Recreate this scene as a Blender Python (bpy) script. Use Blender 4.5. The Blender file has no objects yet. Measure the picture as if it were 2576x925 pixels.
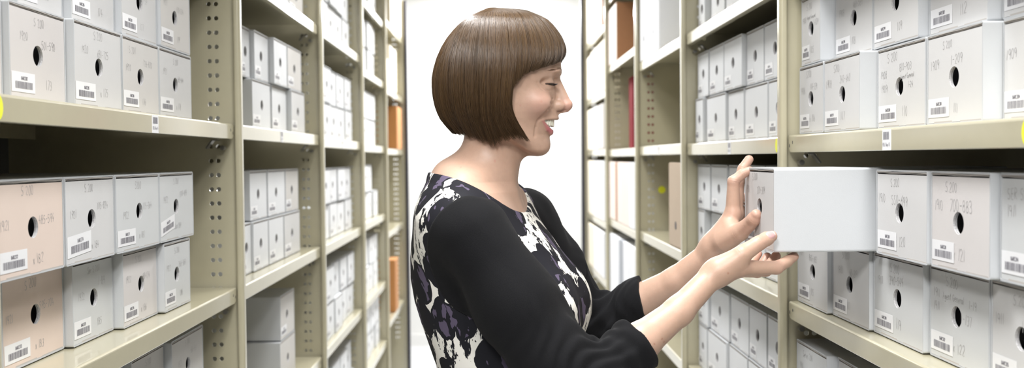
import bpy, bmesh, math, random
import numpy as np
from mathutils import Vector, Matrix

random.seed(7)
rng = np.random.default_rng(11)
SC = bpy.context.scene
COL = SC.collection
PI = math.pi

# ------------------------------------------------------------------ camera
FPX, CX, CY = 2450.0, 1288.0, 462.5
EYE = Vector((0.0, 0.0, 1.43))
_eY = Vector((1240.0 - CX, 398.0 - CY, FPX)).normalized()
_up = Vector((-0.0095, -1.0, 0.0))
_eZ = (_up - _eY * _up.dot(_eY)).normalized()
_eX = _eY.cross(_eZ)


def ray(px, py):
    d = Vector((px - CX, py - CY, FPX))
    return Vector((d.dot(_eX), d.dot(_eY), d.dot(_eZ)))


def on_x(px, py, x):
    d = ray(px, py)
    return EYE + d * (x / d.x)


def at(px, py, y):
    d = ray(px, py)
    return EYE + d * (y / d.y)


cam_data = bpy.data.cameras.new('camera')
cam = bpy.data.objects.new('camera', cam_data)
COL.objects.link(cam)
cam_data.sensor_width = 36.0
cam_data.lens = 36.0 * FPX / 2576.0
cam_data.clip_start = 0.05
R = Matrix(((_eX[0], -_eX[1], -_eX[2]), (_eY[0], -_eY[1], -_eY[2]), (_eZ[0], -_eZ[1], -_eZ[2])))
cam.matrix_world = Matrix.Translation(EYE) @ R.to_4x4()
cam_data.dof.use_dof = True
cam_data.dof.focus_distance = 1.52
cam_data.dof.aperture_fstop = 4.5
SC.camera = cam

# --------------------------------------------------------------- materials
MATS = {}


def mat(name, color, rough=0.6, metal=0.0, noise=None, bump=None, coat=0.0, spec=0.5, sheen=0.0, sss=0.0):
    m = bpy.data.materials.new(name)
    m.use_nodes = True
    nt = m.node_tree
    b = nt.nodes['Principled BSDF']
    b.inputs['Base Color'].default_value = (*color, 1)
    b.inputs['Roughness'].default_value = rough
    b.inputs['Metallic'].default_value = metal
    b.inputs['Specular IOR Level'].default_value = spec
    if coat:
        b.inputs['Coat Weight'].default_value = coat
        b.inputs['Coat Roughness'].default_value = 0.09
    if sheen:
        b.inputs['Sheen Weight'].default_value = sheen
    if sss:
        b.inputs['Subsurface Weight'].default_value = sss
        b.inputs['Subsurface Radius'].default_value = (0.010, 0.004, 0.002)
        b.inputs['Subsurface Scale'].default_value = 0.6
    tc = nt.nodes.new('ShaderNodeTexCoord')
    if noise:
        sc, amt, tint = noise
        n = nt.nodes.new('ShaderNodeTexNoise')
        n.inputs['Scale'].default_value = sc
        n.inputs['Detail'].default_value = 4
        nt.links.new(tc.outputs['Object'], n.inputs['Vector'])
        mx = nt.nodes.new('ShaderNodeMix')
        mx.data_type = 'RGBA'
        mx.inputs['A'].default_value = (*[c * (1 - amt) for c in color], 1)
        mx.inputs['B'].default_value = (*[min(1, c * (1 + amt) * t) for c, t in zip(color, tint)], 1)
        nt.links.new(n.outputs['Fac'], mx.inputs['Factor'])
        nt.links.new(mx.outputs['Result'], b.inputs['Base Color'])
    if bump:
        sc, st = bump
        n = nt.nodes.new('ShaderNodeTexNoise')
        n.inputs['Scale'].default_value = sc
        n.inputs['Detail'].default_value = 3
        nt.links.new(tc.outputs['Object'], n.inputs['Vector'])
        bp = nt.nodes.new('ShaderNodeBump')
        bp.inputs['Strength'].default_value = st
        bp.inputs['Distance'].default_value = 0.002
        nt.links.new(n.outputs['Fac'], bp.inputs['Height'])
        nt.links.new(bp.outputs['Normal'], b.inputs['Normal'])
    MATS[name] = m
    return m


mat('khaki_paint', (0.485, 0.447, 0.315), 0.32, noise=(40, 0.04, (1, 1, 1)), bump=(900, 0.03), coat=0.8)
mat('dark_edge', (0.03, 0.03, 0.045), 0.5)
mat('galvanised', (0.32, 0.31, 0.29), 0.4, 0.8)
CARD = [mat('card_grey', (0.66, 0.655, 0.65), 0.75, noise=(18, 0.03, (1, 1, 1)), bump=(700, 0.05)),
        mat('card_cool', (0.64, 0.65, 0.65), 0.75, noise=(14, 0.03, (1, 1, 1)), bump=(700, 0.05)),
        mat('card_warm', (0.65, 0.63, 0.605), 0.75, noise=(14, 0.03, (1, 1, 1)), bump=(700, 0.05)),
        mat('card_pink', (0.76, 0.63, 0.55), 0.75, noise=(14, 0.03, (1, 1, 1)), bump=(700, 0.05)),
        mat('card_rose', (0.675, 0.645, 0.63), 0.75, noise=(14, 0.03, (1, 1, 1)), bump=(700, 0.05)),
        mat('card_white', (0.76, 0.77, 0.785), 0.7, noise=(14, 0.02, (1, 1, 1)), bump=(700, 0.05))]
WRAP = mat('card_wrap_white', (0.57, 0.585, 0.60), 0.6, noise=(10, 0.02, (1, 1, 1)), bump=(600, 0.06))
mat('card_core', (0.50, 0.47, 0.44), 0.8)
mat('card_layers', (0.50, 0.49, 0.49), 0.8, noise=(500, .5, (1, 1, 1)))
mat('label_paper', (0.87, 0.87, 0.88), 0.5)
mat('label_ink', (0.20, 0.19, 0.22), 0.6)
mat('pencil', (0.40, 0.39, 0.385), 0.45)
mat('dot_yellow', (0.86, 0.88, 0.03), 0.45)
mat('orange_card', (0.50, 0.22, 0.07), 0.6, noise=(9, 0.05, (1, 1, 1)))
mat('brown_card', (0.40, 0.19, 0.09), 0.6, noise=(60, 0.08, (1, 1, 1)))
mat('red_cloth', (0.20, 0.008, 0.016), 0.85, spec=.15)
mat('tan_card', (0.47, 0.37, 0.275), 0.75)
mat('cream_card', (0.83, 0.76, 0.62), 0.6)
mat('blush_card', (0.85, 0.74, 0.68), 0.6)
mat('white_card', (0.80, 0.81, 0.84), 0.6)
mat('slate_card', (0.34, 0.36, 0.40), 0.6)
mat('wall_paint', (0.86, 0.86, 0.85), 0.7, bump=(200, 0.03))
mat('side_wall_shade', (0.04, 0.038, 0.034), 0.8)  # near-black colour stands in for the deep shade behind the shelves
mat('ceiling_paint', (0.85, 0.85, 0.84), 0.8)
mat('floor_lino', (0.72, 0.73, 0.74), 0.25, noise=(6, 0.05, (1, 1, 1)))


# ------------------------------------------------------------- mesh helper
class MB:
    def __init__(self):
        self.v, self.f, self.mi = [], [], []

    def add(self, vs, fs, mi=0):
        o = len(self.v)
        self.v += [tuple(p) for p in vs]
        self.f += [tuple(i + o for i in f) for f in fs]
        self.mi += [mi] * len(fs)

    def box(self, x0, x1, y0, y1, z0, z1, mi=0):
        vs = [(x, y, z) for z in (z0, z1) for y in (y0, y1) for x in (x0, x1)]
        self.add(vs, [(0, 2, 3, 1), (4, 5, 7, 6), (0, 1, 5, 4), (2, 6, 7, 3), (0, 4, 6, 2), (1, 3, 7, 5)], mi)

    def prism(self, poly, axis, a, b, mi=0):
        """extrude a 2-D polygon along an axis ('x','y','z') from a to b"""
        n = len(poly)

        def P(p, t):
            return {'x': (t, p[0], p[1]), 'y': (p[0], t, p[1]), 'z': (p[0], p[1], t)}[axis]
        vs = [P(p, a) for p in poly] + [P(p, b) for p in poly]
        fs = [tuple(range(n))[::-1], tuple(range(n, 2 * n))]
        fs += [(i, (i + 1) % n, (i + 1) % n + n, i + n) for i in range(n)]
        self.add(vs, fs, mi)

    def tube(self, p0, p1, r, n=10, mi=0):
        p0, p1 = Vector(p0), Vector(p1)
        d = (p1 - p0).normalized()
        a = d.orthogonal().normalized()
        b = d.cross(a)
        vs = []
        for p in (p0, p1):
            for i in range(n):
                t = 2 * PI * i / n
                vs.append(p + (a * math.cos(t) + b * math.sin(t)) * r)
        fs = [tuple(range(n))[::-1], tuple(range(n, 2 * n))]
        fs += [(i, (i + 1) % n, (i + 1) % n + n, i + n) for i in range(n)]
        self.add(vs, fs, mi)

    def build(self, name, mats, parent=None, smooth=False, fix=True):
        me = bpy.data.meshes.new(name)
        me.from_pydata(self.v, [], self.f)
        for m in (mats if isinstance(mats, (list, tuple)) else [mats]):
            me.materials.append(MATS[m] if isinstance(m, str) else m)
        if len(me.materials) > 1:
            me.polygons.foreach_set('material_index', self.mi)
        if fix:
            bm = bmesh.new()
            bm.from_mesh(me)
            bmesh.ops.recalc_face_normals(bm, faces=bm.faces)
            bm.to_mesh(me)
            bm.free()
        if smooth:
            me.polygons.foreach_set('use_smooth', [True] * len(me.polygons))
        me.update()
        o = bpy.data.objects.new(name, me)
        COL.objects.link(o)
        if parent:
            o.parent = parent
        return o


def thing(name, label, cat, loc=(0, 0, 0), group=None):
    o = bpy.data.objects.new(name, None)
    o.empty_display_size = 0.05
    COL.objects.link(o)
    o.location = loc
    tag(o, label, cat, group)
    return o


def tag(o, label, cat, group=None):
    o['label'] = label
    o['category'] = cat
    if group:
        o['group'] = group
    return o


def struct(o):
    o['kind'] = 'structure'
    return o


# ------------------------------------------------------------ stroke font
def _arc(cx, cy, rx, ry, a0, a1, n=10):
    return [(cx + rx * math.cos(math.radians(a0 + (a1 - a0) * i / n)),
             cy + ry * math.sin(math.radians(a0 + (a1 - a0) * i / n))) for i in range(n + 1)]


FONT = {   # unit cell: width ~0.6, height 1
    '0': (.6, [_arc(.3, .5, .25, .48, 90, 450, 16)]),
    '1': (.3, [[(.15, 1), (.15, 0)]]),
    '2': (.6, [_arc(.28, .74, .24, .24, 170, -40, 8) + [(.05, .02), (.58, .04)]]),
    '3': (.6, [_arc(.27, .75, .22, .24, 150, -90, 8) + _arc(.27, .25, .26, .26, 90, -150, 8)]),
    '4': (.6, [[(.36, 1), (.04, .38), (.6, .40)], [(.42, .62), (.40, 0)]]),
    '5': (.6, [[(.55, .98), (.14, .97), (.10, .58)] + _arc(.27, .31, .27, .30, 110, -140, 10)]),
    '6': (.6, [[(.46, .98), (.2, .68)] + _arc(.3, .28, .24, .28, 160, 520, 14)]),
    '7': (.6, [[(.04, .97), (.56, .97), (.24, 0)]]),
    '8': (.6, [_arc(.3, .75, .2, .23, -90, 270, 12), _arc(.3, .26, .25, .26, 90, 450, 12)]),
    '9': (.6, [_arc(.3, .72, .24, .26, 0, 360, 14) + [(.54, .7), (.46, 0)]]),
    '-': (.6, [[(.08, .46), (.52, .48)]]),
    '.': (.25, [[(.08, .03), (.14, .03)]]),
    ' ': (.4, []),
    'S': (.65, [_arc(.32, .74, .24, .24, 40, 250, 9) + _arc(.3, .25, .28, .26, 80, -150, 9)]),
    'x': (.5, [[(.05, .6), (.45, 0)], [(.45, .6), (.05, 0)]]),
    'e': (.5, [[(.06, .3), (.44, .34)] + _arc(.25, .3, .2, .28, 10, 320, 10)]),
    'r': (.4, [[(.08, .6), (.08, 0)], _arc(.26, .3, .18, .28, 170, 50, 5)]),
    'i': (.25, [[(.12, .6), (.12, 0)]]),
    's': (.45, [_arc(.24, .44, .15, .15, 40, 250, 6) + _arc(.22, .15, .17, .15, 80, -150, 6)]),
    'A': (.65, [[(.02, 0), (.32, 1), (.6, 0)], [(.12, .35), (.5, .35)]]),
    'g': (.5, [_arc(.24, .32, .19, .26, 20, 380, 10) + [(.43, .5), (.42, -.2)] + _arc(.24, -.22, .18, .16, 0, -150, 5)]),
    'n': (.5, [[(.08, .6), (.08, 0)], _arc(.25, .3, .17, .28, 170, 0, 6) + [(.42, 0)]]),
    't': (.4, [[(.2, .9), (.2, .06), (.36, .02)], [(.04, .6), (.36, .6)]]),
    'G': (.7, [_arc(.36, .5, .3, .48, 50, 330, 12) + [(.62, .45), (.4, .45)]]),
    'l': (.25, [[(.12, 1), (.12, 0)]]),
    'a': (.5, [_arc(.24, .3, .19, .28, 20, 380, 10), [(.44, .58), (.44, 0)]]),
    'B': (.62, [[(.08, 0), (.08, 1)], _arc(.08, .76, .40, .24, 90, -90, 8), _arc(.08, .26, .47, .26, 90, -90, 8)]),
    'o': (.5, [_arc(.25, .3, .2, .28, 0, 360, 12)]),
    'U': (.65, [[(.08, 1), (.08, .3)] + _arc(.32, .3, .24, .29, 180, 360, 8) + [(.56, 1)]]),
    'R': (.62, [[(.08, 0), (.08, 1)], _arc(.08, .75, .42, .25, 90, -90, 8) + [(.54, 0)]]),
    'C': (.65, [_arc(.36, .5, .29, .49, 50, 310, 12)]),
    'L': (.5, [[(.08, 1), (.08, 0), (.48, 0)]]),
    'y': (.5, [[(.05, .6), (.25, .05)], [(.45, .6), (.15, -.3)]]),
    'E': (.55, [[(.5, 1), (.08, 1), (.08, 0), (.5, 0)], [(.08, .52), (.42, .52)]]),
}


def strokes(text, x, z, h, sx=1.0, slope=0.0, wob=0.0):
    """polylines of a text line, origin at its lower start; returns (lines, end x)"""
    out = []
    for ch in text:
        w, ls = FONT.get(ch, FONT[' '])
        jz = random.uniform(-1, 1) * wob * h
        js = 1 + random.uniform(-1, 1) * wob
        sh = random.uniform(-.1, .16) if wob else 0
        for l in ls:
            out.append([(x + (p[0] + sh * p[1]) * h * sx * js, z + p[1] * h * js + jz + slope * (x + p[0] * h)) for p in l])
        x += (w + .16) * h * sx
    return out, x


def ribbon(mb, lines, wdt, place, mi=0):
    """flat ribbons along polylines; place maps (u, v) on a face to 3-D"""
    for l in lines:
        n = len(l)
        L, Rr = [], []
        for i, p in enumerate(l):
            a = l[max(0, i - 1)]
            b = l[min(n - 1, i + 1)]
            dx, dz = b[0] - a[0], b[1] - a[1]
            q = math.hypot(dx, dz) or 1
            nx, nz = -dz / q * wdt / 2, dx / q * wdt / 2
            L.append(place(p[0] + nx, p[1] + nz))
            Rr.append(place(p[0] - nx, p[1] - nz))
        mb.add(L + Rr, [(i, i + 1, n + i + 1, n + i) for i in range(n - 1)], mi)


# ------------------------------------------------------------------- room
W_X, Y0, Y1, CEIL = 1.09, -1.6, 7.45, 2.75
m = MB(); m.box(-W_X, W_X, Y0, Y1, -0.05, 0.0); struct(m.build('floor', 'floor_lino'))
m = MB(); m.box(-W_X, W_X, Y0, Y1, CEIL, CEIL + .05); struct(m.build('ceiling', 'ceiling_paint'))
m = MB(); m.box(-W_X - .05, -W_X, Y0, Y1, 0, CEIL); struct(m.build('wall_left', 'side_wall_shade'))
m = MB(); m.box(W_X, W_X + .05, Y0, Y1, 0, CEIL); struct(m.build('wall_right', 'side_wall_shade'))
m = MB(); m.box(-W_X, W_X, Y1, Y1 + .05, 0, CEIL); struct(m.build('wall_back', 'wall_paint'))
m = MB(); m.box(-W_X, W_X, Y0 - .05, Y0, 0, CEIL); struct(m.build('wall_front', 'wall_paint'))
m = MB(); m.box(-W_X, W_X, Y1 - .015, Y1, 0, .09); struct(m.build('baseboard_back', 'wall_paint'))

# ---------------------------------------------------------------- uprights
LP = [1.085, 2.155, 3.195, 4.19, 5.115, 6.14]       # posts of the bank behind the woman
RP = [0.87, 1.867, 2.84, 3.76, 4.76, 5.855]         # posts of the bank she faces
FX = 0.55                                           # front edge of the posts
HOLE_P, HOLE_Z = 0.0312, 1.773


def holed_strip(mb, xs, z0, n, pitch, r, y, th, x0, x1, nseg=12):
    """sheet strip at plane y: cells pitch high, one hole per column centre in xs"""
    cuts = [x0] + [(xs[i] + xs[i + 1]) / 2 for i in range(len(xs) - 1)] + [x1]
    for k in range(n):
        zc = z0 - k * pitch
        for c, xc in enumerate(xs):
            xa, xb, za, zb = cuts[c], cuts[c + 1], zc - pitch / 2, zc + pitch / 2
            ring, outer = [], []
            for i in range(nseg):
                t = 2 * PI * (i + .5) / nseg
                ct, s_ = math.cos(t), math.sin(t)
                ring.append((xc + r * ct, zc + r * s_))
                hx = (xb - xc) if ct > 0 else (xc - xa)
                q = min(hx / abs(ct), (pitch / 2) / abs(s_))
                outer.append((xc + q * ct, zc + q * s_))
            corners = {2: (xb, zb), 5: (xa, zb), 8: (xa, za), 11: (xb, za)}
            vs, fs = [], []
            for yy in (y, y + th):
                vs += [(p[0], yy, p[1]) for p in ring] + [(p[0], yy, p[1]) for p in outer]
            N = nseg
            for i in range(N):
                j = (i + 1) % N
                fs.append((i, j, N + j, N + i))
                fs.append((2 * N + i, 3 * N + i, 3 * N + j, 2 * N + j))
                fs.append((i, 2 * N + i, 2 * N + j, j))
            o = len(vs)
            # corner fillers where two neighbouring rays leave by different sides
            for i in range(N):
                j = (i + 1) % N
                pa, pb = outer[i], outer[j]
                onv_a = abs(abs(pa[1] - zc) - pitch / 2) < 1e-9
                onv_b = abs(abs(pb[1] - zc) - pitch / 2) < 1e-9
                if onv_a != onv_b:
                    cxn = xb if max(pa[0], pb[0]) > xc else xa
                    czn = zb if max(pa[1], pb[1]) > zc else za
                    for q_, yy in ((0, y), (2 * N, y + th)):
                        vs.append((cxn, yy, czn))
                        fs.append((q_ + N + i, q_ + N + j, len(vs) - 1))
            mb.add(vs, fs)


def upright(side, y, idx, label, dark=False):
    t = thing('upright_frame', label, 'shelving frame', (side * .6, y, 0), 'uprights of the steel shelving')
    s = side
    top = 2.42
    b = MB()
    # rounded front post
    poly = []
    x0, x1, ya, yb, r = FX, FX + .016, -.012, .012, .006
    for cx_, cy_, a0 in ((x1 - r, yb - r, 0), (x0 + r, yb - r, 90), (x0 + r, ya + r, 180), (x1 - r, ya + r, 270)):
        for i in range(5):
            a = math.radians(a0 + 22.5 * i)
            poly.append((s * (cx_ + r * math.cos(a)) - s * .6, cy_ + r * math.sin(a)))
    b.prism(poly, 'z', 0.0, top)
    b.build('front_post', 'khaki_paint', t)
    p = MB()
    xs = [s * (.6035) - s * .6, s * (.6190) - s * .6]
    n = 62
    xa_, xb_ = s * (FX + .0172) - s * .6, s * .634 - s * .6
    xs_sorted = sorted(xs)
    holed_strip(p, xs_sorted, HOLE_Z + .0312 * 14, n, HOLE_P, .005, -.001, .0015, min(xa_, xb_), max(xa_, xb_))
    ztop, zbot = HOLE_Z + .0312 * 14.5, HOLE_Z + .0312 * (14.5 - n)
    p.box(min(xa_, xb_), max(xa_, xb_), -.001, .0005, ztop, top)
    p.box(min(xa_, xb_), max(xa_, xb_), -.001, .0005, 0, zbot)
    x_in, x_out = s * .634 - s * .6, s * 1.06 - s * .6
    p.box(min(x_in, x_out), max(x_in, x_out), -.001, .0005, 0, top)
    p.build('side_panel', 'khaki_paint', t)
    if dark:
        d = MB()
        d.box(min(s * .532, s * .549) - s * .6, max(s * .532, s * .549) - s * .6, -.02, .02, 0, top)
        d.build('edge_strip', 'dark_edge', t)['label'] = 'dark protective strip on the end post'
    return t


ORD = ['first', 'second', 'third', 'fourth', 'fifth', 'sixth', 'seventh']
for i, y in enumerate(LP):
    if i == 0:
        continue
    upright(-1, y, i, f'khaki perforated upright, {ORD[i - 1]} post along the bank behind the woman', dark=(i == 5))
upright(-1, LP[0], 0, 'khaki perforated upright at near end of the shelves behind the woman')
for i, y in enumerate(RP):
    if i == 0:
        continue
    upright(1, y, i, f'khaki upright, {ORD[i - 1]} post along the bank facing the woman', dark=(i == 5))

# yellow dot stuck to the third post's panel
m = MB(); pd = at(1665, 477, RP[3] - .002)
m.prism([(pd.x - .6 + .0145 * math.cos(2 * PI * k / 24), pd.z + .0145 * math.sin(2 * PI * k / 24)) for k in range(24)], 'y', -.0022, -.0014)
for o in list(COL.objects):
    if o.name.startswith('upright_frame') and o['label'].startswith('khaki upright, third post'):
        m.build('dot_sticker', 'dot_yellow', o)['label'] = 'round yellow dot sticker'

# ----------------------------------------------------------------- shelves
LIPX, LIPH = 0.5655, 0.033


def shelf(side, y0, y1, z, label, lab_y=None, dot_y=None, lab_text='BSL Bay 14'):
    s = side
    yc = (y0 + y1) / 2
    t = thing('steel_shelf', label, 'shelf', (s * LIPX, yc, z), 'steel shelves of the racking')
    a, b_ = y0 + .0145 - yc, y1 - .0145 - yc
    r = .004
    # cross-section in (depth, z): lip front at 0, body to .42
    D = .43
    sec = [(0.0005, -LIPH), (0, -LIPH + .001), (0, -r)]
    for i in range(1, 5):
        ang = PI - PI / 2 * i / 4
        sec.append((r + r * math.cos(ang), -r + r * math.sin(ang)))
    sec += [(D, 0), (D, -.03), (D - .0015, -.03), (D - .0015, -.0015), (r, -.0015), (.0015, -r), (.0015, -LIPH + .0015), (.014, -LIPH + .0015), (.014, -LIPH)]
    mb = MB()
    n = len(sec)
    # stations along y with rounded lower lip corners
    st = [(a, -.012), (a + .002, -.006), (a + .006, -.002), (a + .013, 0), (b_ - .013, 0), (b_ - .006, -.002), (b_ - .002, -.006), (b_, -.012)]
    vs = []
    for yy, dz in st:
        for d, zz in sec:
            z2 = zz
            if d < .02 and zz < -.018:
                z2 = zz - dz
            vs.append((s * d, yy, z2))
    fs = []
    for k in range(len(st) - 1):
        for i in range(n):
            j = (i + 1) % n
            fs.append((k * n + i, k * n + j, (k + 1) * n + j, (k + 1) * n + i))
    fs.append(tuple(range(n)))
    fs.append(tuple(range((len(st) - 1) * n, len(st) * n)))
    mb.add(vs, fs)
    mb.build('shelf_tray', 'khaki_paint', t)
    # slots at both lip ends (dark ovals painted for the shade inside them) and support clips
    for yy, sg in ((a, 1), (b_, -1)):
        h = MB()
        for off, zz, rw, rh in ((.006, -.020, .0018, .0035), (.024, -.014, .0016, .0032)):
            h.prism([(yy + sg * off + rw * math.cos(2 * PI * k / 14), zz + rh * math.sin(2 * PI * k / 14)) for k in range(14)], 'x', -s * .0003, s * .001)
        h.build('lip_slot_shade', 'dark_edge', t)
        c = MB()
        cy0, cy1 = sorted((yy + sg * .001, yy + sg * .022))
        xk = s * .030
        c.prism([(xk, -.0335), (xk + s * .012, -.0335), (xk + s * .026, -.052), (xk + s * .024, -.054), (xk + s * .010, -.036), (xk, -.036)], 'y', cy0, cy1)
        c.tube((s * .022, yy - sg * .003, -.052), (s * .022, yy + sg * .012, -.052), .0052, 12)
        c.build('shelf_clip', 'galvanised', t)
    if lab_y is not None:
        l = MB()
        wl, hl = .030, .030
        ly = lab_y - yc
        xx = -s * .0006
        l.box(min(0, xx), max(0, xx), ly - wl / 2, ly + wl / 2, -.0325, -.0325 + hl, 0)
        sgn = -s

        def pl(u, v, q=0.0003):
            return (xx - s * q, ly + sgn * (-1) * (u - wl / 2) * (1 if s > 0 else 1) if False else ly - s * (u - wl / 2), -.0325 + v)
        u = .004
        rnd = random.Random(int(lab_y * 1000))
        while u < wl - .005:
            w_ = rnd.choice((.0005, .0005, .0009, .0012))
            ribbon(l, [[(u, .0155), (u, .0265)]], w_, pl, 1)
            u += w_ + rnd.choice((.0005, .0008, .001))
        ls, ex = strokes(lab_text, 0, 0, .0048, .8)
        off = (wl - ex) / 2
        ribbon(l, [[(p[0] + off, p[1] + .006) for p in q] for q in ls], .0006, pl, 1)
        l.build('shelf_label', ['label_paper', 'label_ink'], t, fix=False)['label'] = 'white barcode label on the shelf lip'
    if dot_y is not None:
        d = MB()
        dy = dot_y - yc
        d.prism([(dy + .0105 * math.cos(2 * PI * k / 24), -.0165 + .0145 * math.sin(2 * PI * k / 24)) for k in range(24)], 'x', -s * .0002, -s * .0009)
        d.build('dot_sticker', 'dot_yellow', t)['label'] = 'round yellow dot sticker'
    return t


LEVEL = {0: 'top', 1: 'eye-level', 2: 'chin-high', 3: 'chest-high', 4: 'waist-high', 5: 'knee-high', 6: 'ankle-high'}
BANK = {-1: 'behind the woman', 1: 'facing the woman'}


def lip_y(px, py, s):
    return on_x(px, py, s * LIPX).y


SH = {}
left_sets = {
    0: [(1.87, 1), (1.51, 2), (1.152, 3), (.834, 4), (.47, 5)],
    1: [(1.868, 1), (1.511, 2), (1.147, 3), (.787, 4), (.42, 5)],
    2: [(2.22, 0), (1.874, 1), (1.505, 2), (1.142, 3), (.79, 4), (.42, 5)],
    3: [(2.145, 0), (1.832, 1), (1.497, 2), (1.147, 3), (.795, 4), (.485, 5)],
    4: [(2.183, 0), (1.815, 1), (1.489, 2), (1.037, 3), (.55, 4)]}
right_sets = {
    0: [(1.79, 1), (1.469, 2), (1.151, 3), (.822, 4), (.48, 5)],
    1: [(1.786, 1), (1.4675, 2), (1.15, 3), (.82, 4), (.48, 5)],
    2: [(1.791, 1), (1.470, 2), (1.145, 3), (.812, 4), (.48, 5)],
    3: [(2.20, 0), (1.869, 1), (1.467, 2), (1.134, 3), (.70, 4)],
    4: [(2.10, 0), (1.767, 1), (1.472, 2), (1.10, 3), (.80, 4)]}
NEARBAY = 'in the bay nearest the camera'
for s, sets, P in ((-1, left_sets, LP), (1, right_sets, RP)):
    for bay, zs in sets.items():
        for z, lv in zs:
            ly = dy = None
            txt = 'BSL Bay 14' if s < 0 else 'BSL Bay 15'
            if (s, bay, lv) == (-1, 0, 2):
                ly, dy = lip_y(390, 306, -1), 1.127
            if (s, bay, lv) == (1, 0, 2):
                ly, dy = lip_y(2231, 350, 1), 1.02
            if (s, bay, lv) == (1, 1, 2):
                ly, dy = lip_y(1835, 371, 1), lip_y(1955, 363, 1)
            if (s, bay, lv) == (-1, 1, 2):
                ly = lip_y(709, 345, -1)
            if (s, bay, lv) in ((-1, 2, 2),):
                ly = lip_y(862, 368, -1)
            if (s, bay, lv) == (1, 2, 2):
                ly = lip_y(1657, 378, 1)
            if (s, bay, lv) == (1, 3, 2):
                ly = lip_y(1565, 385, 1)
            where = f'{ORD[bay]} bay' if bay else 'near bay'
            extra = ''
            if ly is not None:
                extra = ' with barcode label'
            if dy is not None:
                extra = ' with label and yellow dot'
            o = shelf(s, P[bay], P[bay + 1], z, f'khaki {LEVEL[lv]} shelf{extra}, {where} {BANK[s]}', ly, dy, txt)
            SH[(s, bay, lv)] = z

# ------------------------------------------------------------ archive boxes
BH = 0.1275


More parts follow.
